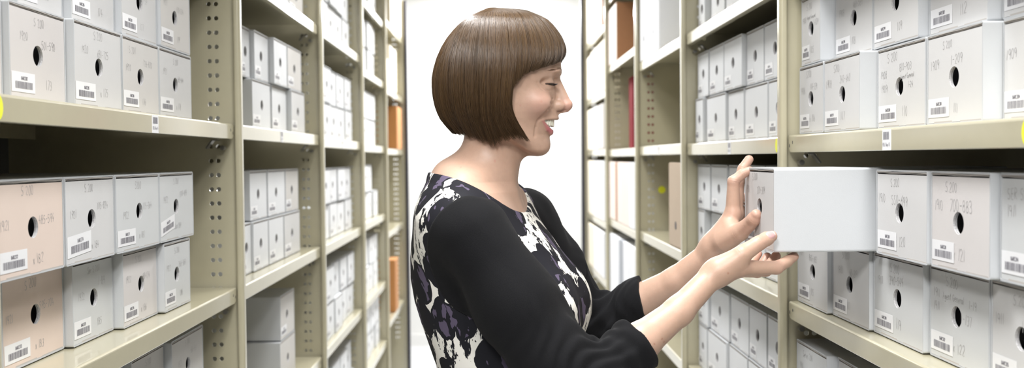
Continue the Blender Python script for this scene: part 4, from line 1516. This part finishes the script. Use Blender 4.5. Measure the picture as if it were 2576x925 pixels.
nz2 = nt.nodes.new('ShaderNodeTexNoise')
nz2.inputs['Scale'].default_value = 700
nt.links.new(tc.outputs['Object'], nz2.inputs['Vector'])
nt.links.new(nz2.outputs['Fac'], bp.inputs['Height'])
nt.links.new(bp.outputs['Normal'], nt.nodes['Principled BSDF'].inputs['Normal'])

WOMAN = thing('person', 'smiling woman in profile with brown bob, print dress and black sleeves, holding a white box', 'person', (0, 0, 0))
np_mesh('body', parts, 'skin', WOMAN, color=np.concatenate([hc, rc_, lc_, cc_]))

# ------------------------------------------------------------- eyes, teeth
mat('eye_white', (.50, .45, .42), .15)
mat('iris_hazel', (.06, .045, .028), .1)
mat('pupil', (.01, .01, .01), .1)
mat('tooth', (.86, .82, .70), .2, sss=.1)
mat('lash', (.03, .02, .018), .5)
mat('brow_hair', (.20, .12, .075), .6)
for sgn in (-1, 1):
    c = head_to_world([(EC[0], EC[1], EC[2] * sgn)])[0]
    gz = head_to_world([(EC[0] + 100, EC[1] + 26, EC[2] * sgn + 12 * sgn)])[0] - c
    gz = Vector(gz).normalized()
    r = 17.6 * UNIT
    e = MB()
    nu, nv = 28, 20
    a_ = gz.orthogonal().normalized()
    b_ = gz.cross(a_)
    vs, fs, mi = [], [], []
    for i in range(nv + 1):
        ph = PI * i / nv
        rr = r * (1 + .05 * max(0, 1 - ph / .55))
        for j in range(nu):
            t = 2 * PI * j / nu
            vs.append(Vector(c) + gz * (rr * math.cos(ph)) + (a_ * math.cos(t) + b_ * math.sin(t)) * (rr * math.sin(ph)))
    for i in range(nv):
        for j in range(nu):
            k = (j + 1) % nu
            e.add([], [], 0)
            e.f.append((i * nu + j, i * nu + k, (i + 1) * nu + k, (i + 1) * nu + j))
            e.mi.append(2 if i < 2 else (1 if i < 7 else 0))
    e.v = [tuple(p) for p in vs]
    e.build('eye', ['eye_white', 'iris_hazel', 'pupil'], WOMAN, smooth=True)
# upper teeth on an arc, a few lower ones
def tooth(mb, u, v0, v1, w, ang, wid, thick):
    rings = []
    for i, (t, s_) in enumerate(((0, .78), (.25, .92), (.6, 1.0), (.9, .95), (1, .82))):
        v = v0 + (v1 - v0) * t
        ring = []
        for j in range(10):
            a = 2 * PI * j / 10
            x, y = math.copysign(abs(math.cos(a)) ** .7, math.cos(a)) * thick / 2, math.copysign(abs(math.sin(a)) ** .7, math.sin(a)) * wid / 2 * s_
            x *= (1 - .25 * t)
            ring.append((u + x * math.cos(ang) - y * math.sin(ang), v, w + x * math.sin(ang) + y * math.cos(ang)))
        rings.append(ring)
    P = head_to_world([p for r_ in rings for p in r_])
    fs = [(k * 10 + j, k * 10 + (j + 1) % 10, (k + 1) * 10 + (j + 1) % 10, (k + 1) * 10 + j) for k in range(4) for j in range(10)]
    fs += [tuple(range(10)), tuple(range(40, 50))]
    mb.add(P, fs)


tb = MB()
arc = [(0, 6.7, 13.4, 19), (1, 19, 10.8, 17), (2, 29.5, 11.5, 17.5), (3, 38.5, 10, 15), (4, 46, 9.5, 13)]
for i, s_, wid, ln in arc:
    th = s_ / 40.0
    for sgn in (-1, 1):
        u = 1390.5 - 33 * (1 - math.cos(th))
        w = 36 * math.sin(th) * sgn
        tooth(tb, u, 298, 300.5 + ln, w, th * sgn * .95, wid * .97, 9)
for i, s_ in enumerate((4.5, 13.5, 22, 31)):
    th = s_ / 34.0
    for sgn in (-1, 1):
        tooth(tb, 1380 - 28 * (1 - math.cos(th)), 334, 323.5, 30 * math.sin(th) * sgn, th * sgn, 8.4, 7)
tb.build('teeth', 'tooth', WOMAN, smooth=True)
# lashes and brows: short tapered hairs
def hair_tube(mb, pts, r0, r1):
    P = head_to_world(pts)
    n = len(P)
    o = []
    for i in range(n):
        d = P[min(n - 1, i + 1)] - P[max(0, i - 1)]
        d = d / (np.linalg.norm(d) + 1e-12)
        a = np.cross(d, (0.3, .9, .2))
        a /= np.linalg.norm(a) + 1e-12
        b = np.cross(d, a)
        r = (r0 + (r1 - r0) * i / (n - 1)) * UNIT
        for k in range(3):
            t = 2 * PI * k / 3
            o.append(P[i] + r * (a * math.cos(t) + b * math.sin(t)))
    mb.add(o, [(i * 3 + k, i * 3 + (k + 1) % 3, (i + 1) * 3 + (k + 1) % 3, (i + 1) * 3 + k) for i in range(n - 1) for k in range(3)])


def front_u(v, w):
    us = np.linspace(1320, 1428, 220)
    ins = np.where(head_base(np.stack([us, np.full(220, v), np.full(220, w)], 1)) < 0)[0]
    return float(us[ins[-1]]) if len(ins) else None


for sgn in (-1, 1):
    lb = MB()
    for i in range(54):
        t = i / 53
        th = -.45 + 2.15 * t
        ht = 1.8 * math.sqrt(max(0, 1 - ((th - .60) / 1.15) ** 2))
        v0 = EC[1] + 3.0 - .6 * th - ht
        dv = v0 - EC[1]
        rr = math.sqrt(max(19.6 ** 2 - dv * dv, 100))
        cu, cw = math.cos(th - .12), math.sin(th - .12)
        L = 5.5 + 4.0 * math.sin(PI * min(1, t * 1.1))
        pts = [(EC[0] + (rr + L * k_) * math.cos(th) * (1 - m_) + (rr + L * k_) * cu * m_, v0 + dz_, (EC[2] + (rr + L * k_) * (math.sin(th) * (1 - m_) + cw * m_)) * sgn)
               for k_, m_, dz_ in ((0, 0, 0), (.4, .3, 1.3), (.75, .7, 1.3), (1, 1, .2))]
        hair_tube(lb, pts, .46, .12)
    for i in range(20):
        t = i / 19
        th = .0 + 1.5 * t
        ht = 1.8 * math.sqrt(max(0, 1 - ((th - .60) / 1.15) ** 2))
        v0 = EC[1] + 3.0 - .6 * th + ht
        rr = 19.2
        pts = [(EC[0] + (rr + k_) * math.cos(th), v0 + dz_, (EC[2] + (rr + k_) * math.sin(th)) * sgn) for k_, dz_ in ((0, 0), (1.8, 1.0), (3, 1.2))]
        hair_tube(lb, pts, .16, .06)
    lb.build('eyelashes', 'lash', WOMAN, fix=False)
    bb = MB()
    for i in range(130):
        t = random.random()
        w = 13 + 50 * t
        v = 181.5 - 5.5 * math.sin(PI * min(1, t * .85 + .08)) + random.uniform(-2.6, 2.6) * (1 - .65 * t) + 4 * t * t
        L = random.uniform(5, 8)
        ps = []
        for k_ in (0, .5, 1):
            w_ = w + L * k_
            v_ = v - (2.2 - 3.2 * t) * k_
            u_ = front_u(v_, w_)
            if u_ is None:
                break
            ps.append((u_ + .15, v_, w_ * sgn))
        if len(ps) == 3:
            hair_tube(bb, ps, .36, .08)
    bb.build('eyebrow', 'brow_hair', WOMAN, fix=False)

# -------------------------------------------------------------- her hair
GF = [[(1330, 31, -4), (1376, 52, -6), (1405, 86, -8), (1417, 112, -9), (1420, 132, -9), (1415, 150, -12)],
      [(1322, 29, -7), (1368, 52, -28), (1398, 88, -44), (1410, 120, -54), (1410, 146, -58), (1401, 167, -60)],
      [(1306, 27, -10), (1344, 50, -50), (1368, 90, -76), (1380, 125, -88), (1378, 158, -93), (1364, 182, -92)],
      [(1290, 26, -12), (1314, 49, -66), (1330, 90, -97), (1338, 130, -109), (1337, 165, -113), (1326, 199, -112)],
      [(1264, 24, -12), (1276, 49, -81), (1285, 95, -117), (1290, 140, -128), (1294, 185, -130), (1296, 232, -127)]]
GS = [[(1276, 25, -12), (1292, 50, -77), (1303, 100, -113), (1306, 165, -126), (1298, 230, -126), (1297, 290, -115), (1338, 358, -92)],
      [(1256, 24, -12), (1262, 50, -86), (1266, 105, -123), (1268, 170, -136), (1264, 240, -133), (1264, 300, -120), (1292, 354, -104)],
      [(1245, 23, -12), (1235, 50, -86), (1232, 105, -123), (1230, 170, -136), (1228, 240, -134), (1230, 305, -120), (1250, 368, -98)],
      [(1235, 23, -10), (1205, 52, -78), (1190, 105, -111), (1183, 170, -124), (1182, 240, -121), (1190, 302, -106), (1214, 356, -84)],
      [(1230, 23, -8), (1175, 58, -58), (1145, 113, -80), (1130, 180, -90), (1130, 245, -87), (1142, 300, -74), (1176, 344, -56)],
      [(1226, 23, -3), (1158, 66, -26), (1118, 120, -36), (1097, 185, -40), (1098, 245, -38), (1114, 296, -32), (1150, 338, -26)],
      [(1224, 23, 0), (1150, 70, 0), (1112, 120, 0), (1089, 190, 0), (1093, 245, 0), (1108, 296, 0), (1143, 337, 0)]]


def cat(pts, t):
    """Catmull-Rom through pts (n, ...) at parameters t in 0..1"""
    pts = np.asarray(pts, float)
    n = len(pts)
    x = np.clip(t, 0, 1) * (n - 1)
    i = np.minimum(x.astype(int), n - 2)
    f = (x - i)[..., None]
    p0, p1, p2, p3 = pts[np.maximum(i - 1, 0)], pts[i], pts[i + 1], pts[np.minimum(i + 2, n - 1)]
    ex = pts.ndim - 2
    for _ in range(ex):
        pass
    return .5 * ((2 * p1) + (-p0 + p2) * f + (2 * p0 - 5 * p1 + 4 * p2 - p3) * f * f + (-p0 + 3 * p1 - 3 * p2 + p3) * f ** 3)


def guide_eval(G, phi, t):
    """G guides; phi (N,) in 0..1 across them; t (N,K) along -> (N,K,3)"""
    A = np.stack([cat(np.array(g), np.linspace(0, 1, 25)) for g in G])       # guides x 25 x 3
    n = len(A)
    x = np.clip(phi, 0, 1) * (n - 1)
    i = np.minimum(x.astype(int), n - 2)
    f = (x - i)[:, None, None]
    p0, p1, p2, p3 = A[np.maximum(i - 1, 0)], A[i], A[i + 1], A[np.minimum(i + 2, n - 1)]
    C = .5 * ((2 * p1) + (-p0 + p2) * f + (2 * p0 - 5 * p1 + 4 * p2 - p3) * f * f + (-p0 + 3 * p1 - 3 * p2 + p3) * f ** 3)
    y = np.clip(t, 0, 1.03) * 24
    j = np.clip(y.astype(int), 0, 23)
    g = (y - j)[..., None]
    r = np.arange(len(C))[:, None]
    return C[r, j] * (1 - g) + C[r, j + 1] * g


HCEN = np.array([1252.0, 190.0, 0.0])


def strands_mesh(G, N, mirror, depth, seed, K=15, rad=.62, minlen=.86, clump=60):
    r = np.random.default_rng(seed)
    phi = r.random(N)
    # clumps: strands drawn towards the middle of their lock as they fall
    cl = np.round(phi * clump) / clump + r.normal(0, .002, N)
    end = minlen + (1.015 - minlen) * r.random(N) ** .45
    lock = (np.floor(phi * clump).astype(int) * 7919) % 97 / 97.0
    end = end - .03 * lock
    t = np.linspace(0, 1, K)[None] * end[:, None]
    pull = .45 * t ** 1.5
    ph = phi[:, None] * (1 - pull) + cl[:, None] * pull
    P = np.zeros((N, K, 3))
    for k in range(K):
        P[:, k:k + 1] = guide_eval(G, ph[:, k], t[:, k:k + 1])
    dep = depth * r.random(N) ** 1.3
    dirv = HCEN - P
    dirv[..., 1] *= .3
    dirv /= np.linalg.norm(dirv, axis=-1, keepdims=True)
    P += dirv * (dep[:, None, None] * np.minimum(1, .35 + 1.2 * t)[..., None])
    lk = (np.sin(phi * clump * 2 * PI) * 1.0 + np.sin(phi * 47 + 2) * 2.2 + np.sin(phi * 83) * 1.4)
    P += dirv * (lk[:, None] * np.clip(t * 1.6 - .2, 0, 1))[..., None]
    wob = r.normal(0, 1, (N, 1, 3)) * np.array([1.5, .4, 1.2]) * (t ** 1.6)[..., None]
    P += wob
    P += r.normal(0, .25, P.shape) * (t[..., None])
    if mirror:
        P[..., 2] *= -1
    W = head_to_world(P.reshape(-1, 3)).reshape(N, K, 3)
    T = np.gradient(W, axis=1)
    T /= np.linalg.norm(T, axis=-1, keepdims=True) + 1e-12
    nrm = W - head_to_world([HCEN])[0]
    a = np.cross(T, nrm)
    a /= np.linalg.norm(a, axis=-1, keepdims=True) + 1e-12
    b = np.cross(T, a)
    tt = np.linspace(0, 1, K)
    rr = rad * UNIT * (1 - .75 * np.clip((tt - .7) / .3, 0, 1)) * (.7 + .6 * r.random((N, 1)))
    ang = np.array([0, 2 * PI / 3, 4 * PI / 3])
    V = W[:, :, None] + rr[:, :, None, None] * (a[:, :, None] * np.cos(ang)[:, None] + b[:, :, None] * np.sin(ang)[:, None])
    V = V.reshape(-1, 3)
    base = (np.arange(N) * K * 3)[:, None, None]
    kk = (np.arange(K - 1) * 3)[None, :, None]
    j = np.arange(3)[None, None, :]
    j2 = (j + 1) % 3
    Q = np.stack([base + kk + j, base + kk + j2, base + kk + 3 + j2, base + kk + 3 + j], -1).reshape(-1, 4)
    tone = (.86 + .28 * r.random(N)) * (.90 + .20 * lock)
    warm = r.random(N)
    col = np.stack([tone * (.060 + .046 * warm), tone * (.034 + .025 * warm), tone * (.017 + .006 * warm)], 1)
    C = np.repeat(col, K * 3, 0)
    return V, Q, C


def cap_mesh(G, mirror, inset):
    nphi, nt_ = 40, 26
    ph = np.repeat(np.linspace(0, 1, nphi), 1)
    t = np.tile(np.linspace(0, .955, nt_), (nphi, 1))
    P = guide_eval(G, ph, t)
    dirv = HCEN - P
    dirv[..., 1] *= .3
    dirv /= np.linalg.norm(dirv, axis=-1, keepdims=True)
    outs = []
    for ins in (inset, inset + 5):
        q = P + dirv * (ins * np.minimum(1, .3 + 2 * t)[..., None])
        if mirror:
            q = q * np.array([1, 1, -1])
        outs.append(head_to_world(q.reshape(-1, 3)))
    V = np.concatenate(outs)
    i = np.arange(nphi - 1)[:, None] * nt_ + np.arange(nt_ - 1)[None]
    i = i.reshape(-1)
    q1 = np.stack([i, i + 1, i + nt_ + 1, i + nt_], 1)
    M = nphi * nt_
    q2 = q1[:, ::-1] + M
    rim = []
    e = list(range(nt_)) + [a * nt_ + nt_ - 1 for a in range(1, nphi)]
    for a, b in zip(e[:-1], e[1:]):
        rim.append((a, b, b + M, a + M))
    Q = np.concatenate([q1, q2, np.array(rim)])
    C = np.repeat(np.array([[.055, .031, .016]]), len(V), 0)
    return V, Q, C


m_ = mat('hair_brown', (.1, .06, .03), .33, spec=.7)
nt = m_.node_tree
at_n = nt.nodes.new('ShaderNodeVertexColor')
at_n.layer_name = 'tint'
nt.links.new(at_n.outputs['Color'], nt.nodes['Principled BSDF'].inputs['Base Color'])
hp = []
for mir in (False, True):
    hp.append(cap_mesh(GS, mir, 9))
    hp.append(cap_mesh(GF, mir, 7))
    hp.append(strands_mesh(GS, 5200 if not mir else 1500, mir, 7, 5 + mir, rad=.52 if not mir else .9))
    hp.append(strands_mesh(GF, 2600 if not mir else 900, mir, 5, 15 + mir, minlen=.90, clump=36, rad=.48))
hair = np_mesh('hair', [(v, q) for v, q, c in hp], 'hair_brown', WOMAN, color=np.concatenate([c for v, q, c in hp]))
hair['label'] = 'brown chin-length bob with a fringe'

# ------------------------------------------------------------- clothing
def ribs(P):
    return 0


NP0, NP1 = wp(1120, 449, YM), wp(1312, 527, YM)
_nd = (NP1 - NP0) / np.linalg.norm(NP1 - NP0)
_nn = np.cross(LT, _nd)
_nn = _nn / np.linalg.norm(_nn)
if _nn[2] < 0:
    _nn = -_nn
NECKC = head_to_world([(1222, 480, 0)])[0]


def dress_field(P):
    d = torso_field(P) - .0045
    b = to_body(P)
    # skirt below the waist, easing outwards
    z = b[:, 2]
    r = np.interp(z, [.50, .75, .95, 1.05], [.215, .195, .165, .130])
    q = np.sqrt((b[:, 0] - .0) ** 2 * 1.35 + b[:, 1] ** 2) - r
    q = np.maximum(q, np.maximum(.50 - z, z - 1.04))
    d = smin(d, q, .04)
    cut = (P - NP0) @ _nn
    y = (P - NECKC) @ LT
    cut = cut - .012 * np.clip(np.abs(y) / .09, 0, 1.4) ** 2
    d = smax(d, cut, .002)
    return d


def arm_ellipse(P, sgn):
    """region of the set-in sleeve seen from the side: an upright oval about the shoulder"""
    b = to_body(P)
    c = to_body(np.array([RS if sgn < 0 else LS]))[0]
    dx = b[:, 0] - c[0]
    x = np.where(dx > 0, dx / .046, dx / .068)
    z = (b[:, 2] - (c[2] - .040)) / .080
    r = np.sqrt(x * x + z * z)
    return np.maximum((r - 1) * .08, .055 - sgn * b[:, 1])


def sleeve_axis(P, a, b):
    ba = b - a
    t = ((P - a) @ ba) / (ba @ ba)
    return t


def sleeve_field(P, S_, E_, W_, sgn, cuff, cn=None):
    A_ = R_AX if sgn < 0 else L_AX
    q1, q2 = A_[0], A_[1]
    q3 = mixp(A_[1], A_[2], .5)
    d = chain(P, [S_, mixp(S_, E_, .45), mixp(S_, E_, .8), E_], [.0545, .0545, .050, .046], .04)
    fo = chain(P, [E_, q1, q2, q3], [.045, .0415, .0345, .0325], .03)
    d = smin(d, fo, .022)
    tor = smax(torso_field(P) - .0062, arm_ellipse(P, sgn), .003)
    d = smin(d, tor, .022)
    # cuff
    ax = (W_ - E_) / np.linalg.norm(W_ - E_)
    cn = ax if cn is None else cn / np.linalg.norm(cn)
    d = smax(d, (P - cuff) @ cn, .0025)
    # folds gathering at the inner elbow and along the forearm
    ta = sleeve_axis(P, S_, E_)
    tf = sleeve_axis(P, E_, W_)
    bis = (S_ - E_) / np.linalg.norm(S_ - E_) + ax
    bis /= np.linalg.norm(bis)
    side = (P - E_) @ bis
    near = np.exp(-((np.linalg.norm(P - (E_ + bis * .045), axis=1)) / .075) ** 2)
    ph = (P - E_) @ (ax - (S_ - E_) / np.linalg.norm(S_ - E_))
    lat = P @ LT
    fold = np.sin(ph * 210 + 9 * np.sin(lat * 35) + 2.0 * np.sin(side * 60)) * .0032 * near
    fold += np.sin(tf * 46 + 3 * np.sin(lat * 50) + side * 40) * .0011 * np.clip(tf * 4, 0, 1) * np.clip((.5 - tf) * 8, 0, 1)
    fold += .0011 * np.sin(ta * 17 + lat * 60 + side * 30) * np.clip(ta * 3, 0, 1) * np.clip((1 - ta) * 3, 0, 1)
    return d - fold


R_CUFF = mixp(RE, RW, .50)
L_CUFF = mixp(LE, LW, .495)
R_CUFF = wp(1607, 866, 1.408)
L_CUFF = wp(1616, 746, 1.714)
dv, dq = mesh_field(dress_field, (-.27, 1.30, .48), (.30, 1.84, 1.46), .0030)
sv, sq = mesh_field(lambda P: sleeve_field(P, RS, RE, RW, -1, R_CUFF), (-.16, 1.26, 1.00), (.29, 1.53, 1.42), .0026)
lv_, lq_ = mesh_field(lambda P: sleeve_field(P, LS, LE, LW, 1, L_CUFF, np.array([.93, -.25, .18])), (-.10, 1.58, 1.05), (.32, 1.88, 1.42), .0026)

# printed fabric
m_ = mat('print_fabric', (.8, .78, .72), .75, spec=.2)
nt = m_.node_tree
N_ = nt.nodes.new
L_ = nt.links.new
tc = N_('ShaderNodeTexCoord')
mp = N_('ShaderNodeMapping')
mp.inputs['Scale'].default_value = (1, 1, .78)
mp.inputs['Rotation'].default_value = (0, .5, 0)
mp.inputs['Location'].default_value = (.013, .02, .01)
L_(tc.outputs['Object'], mp.inputs['Vector'])
nz = N_('ShaderNodeTexNoise')
nz.inputs['Scale'].default_value = 30
nz.inputs['Detail'].default_value = 3
L_(mp.outputs['Vector'], nz.inputs['Vector'])
ad = N_('ShaderNodeVectorMath')
ad.operation = 'MULTIPLY_ADD'
ad.inputs[1].default_value = (.020, .020, .020)
L_(nz.outputs['Color'], ad.inputs[0])
L_(mp.outputs['Vector'], ad.inputs[2])
vo = N_('ShaderNodeTexVoronoi')
vo.inputs['Scale'].default_value = 19
vo.inputs['Randomness'].default_value = .8
L_(ad.outputs['Vector'], vo.inputs['Vector'])
blk = N_('ShaderNodeMath'); blk.operation = 'LESS_THAN'; blk.inputs[1].default_value = .56
L_(vo.outputs['Distance'], blk.inputs[0])
n2 = N_('ShaderNodeTexNoise'); n2.inputs['Scale'].default_value = 34; n2.inputs['Detail'].default_value = 2.5
mp2 = N_('ShaderNodeMapping'); mp2.inputs['Scale'].default_value = (1.3, 1.3, .6); mp2.inputs['Location'].default_value = (3, 1, 2)
L_(ad.outputs['Vector'], mp2.inputs['Vector']); L_(mp2.outputs['Vector'], n2.inputs['Vector'])
pu1 = N_('ShaderNodeMath'); pu1.operation = 'GREATER_THAN'; pu1.inputs[1].default_value = .59
L_(n2.outputs['Fac'], pu1.inputs[0])
pu2 = N_('ShaderNodeMath'); pu2.operation = 'LESS_THAN'; pu2.inputs[1].default_value = .50
L_(vo.outputs['Distance'], pu2.inputs[0])
pur = N_('ShaderNodeMath'); pur.operation = 'MULTIPLY'
L_(pu1.outputs[0], pur.inputs[0]); L_(pu2.outputs[0], pur.inputs[1])
# dry-brush streaks in black over the pale ground
n3 = N_('ShaderNodeTexNoise'); n3.inputs['Scale'].default_value = 26; n3.inputs['Detail'].default_value = 4; n3.inputs['Roughness'].default_value = .65
mp3 = N_('ShaderNodeMapping'); mp3.inputs['Scale'].default_value = (2.6, 2.6, .75); mp3.inputs['Rotation'].default_value = (0, .35, 0)
L_(tc.outputs['Object'], mp3.inputs['Vector']); L_(mp3.outputs['Vector'], n3.inputs['Vector'])
stx = N_('ShaderNodeMath'); stx.operation = 'GREATER_THAN'; stx.inputs[1].default_value = .545
L_(n3.outputs['Fac'], stx.inputs[0])
bk = N_('ShaderNodeMath'); bk.operation = 'MAXIMUM'
L_(blk.outputs[0], bk.inputs[0]); L_(stx.outputs[0], bk.inputs[1])
m1 = N_('ShaderNodeMix'); m1.data_type = 'RGBA'
m1.inputs['A'].default_value = (.80, .78, .72, 1); m1.inputs['B'].default_value = (.012, .012, .016, 1)
L_(bk.outputs[0], m1.inputs['Factor'])
m2 = N_('ShaderNodeMix'); m2.data_type = 'RGBA'
m2.inputs['B'].default_value = (.098, .080, .125, 1)
L_(m1.outputs['Result'], m2.inputs['A']); L_(pur.outputs[0], m2.inputs['Factor'])
L_(m2.outputs['Result'], nt.nodes['Principled BSDF'].inputs['Base Color'])
mat('black_knit', (.0062, .0062, .0072), .9, sheen=.02, bump=(1400, .35), spec=.2)
np_mesh('dress', [(dv, dq)], 'print_fabric', WOMAN)['label'] = 'sleeveless print in black, white and plum'
np_mesh('sleeve', [(sv, sq)], 'black_knit', WOMAN)['label'] = 'black knit sleeve pushed to the elbow'
np_mesh('sleeve', [(lv_, lq_)], 'black_knit', WOMAN)['label'] = 'black knit sleeve pushed to the elbow'
# zip pull at the nape
z_ = MB()
zp = wp(1095, 452, YM + .012)
z_.tube(zp + np.array([-.004, -.001, 0]), zp + np.array([.006, -.001, .001]), .0042, 14)
z_.tube(zp + np.array([.004, 0, .002]), zp + np.array([.022, -.002, .007]), .0018, 8)
z_.build('zip_pull', 'label_ink', WOMAN, smooth=False)
# rings on her left hand
mat('ring_steel', (.62, .60, .57), .18, 1.0)
fa, fb = L_f[2][0][0], L_f[2][0][1]
fd = Vector(fb - fa).normalized()
for off in (.50, .66):
    c = Vector(mixp(fa, fb, off))
    a_ = fd.orthogonal().normalized()
    b_ = fd.cross(a_)
    t_ = MB()
    nR, nr = 36, 8
    vs, fs = [], []
    R_ = .0128 - .0008 * (off > .6)
    for i in range(nR):
        A = 2 * PI * i / nR
        rad_ = a_ * math.cos(A) + b_ * math.sin(A)
        for j in range(nr):
            B_ = 2 * PI * j / nr
            vs.append(c + rad_ * (R_ + .0008 * math.cos(B_)) + fd * (.0015 * math.sin(B_)))
    for i in range(nR):
        for j in range(nr):
            fs.append((i * nr + j, ((i + 1) % nR) * nr + j, ((i + 1) % nR) * nr + (j + 1) % nr, i * nr + (j + 1) % nr))
    t_.add(vs, fs)
    t_.build('finger_ring', 'ring_steel', WOMAN, smooth=True)
# shoes
for sgn in (-1, 1):
    def shoe(P, sgn=sgn):
        b = to_body(P)
        q = np.stack([b[:, 0], b[:, 1] - sgn * .075, b[:, 2]], 1)
        d = chain(q, [(-.035, 0, .045), (.06, 0, .036), (.15, 0, .026)], [.036, .036, .024], .03)
        d = smin(d, cone(q, (0, 0, .05), (0, 0, .10), .040, .037), .02)
        return smax(smax(d, .001 - q[:, 2], .002), q[:, 2] - .10, .004)
    c_ = body_pt(.05, sgn * .075, 0)
    np_mesh('shoe', [mesh_field(shoe, (c_[0] - .19, c_[1] - .16, -.004), (c_[0] + .19, c_[1] + .16, .13), .004)], 'black_knit', WOMAN)
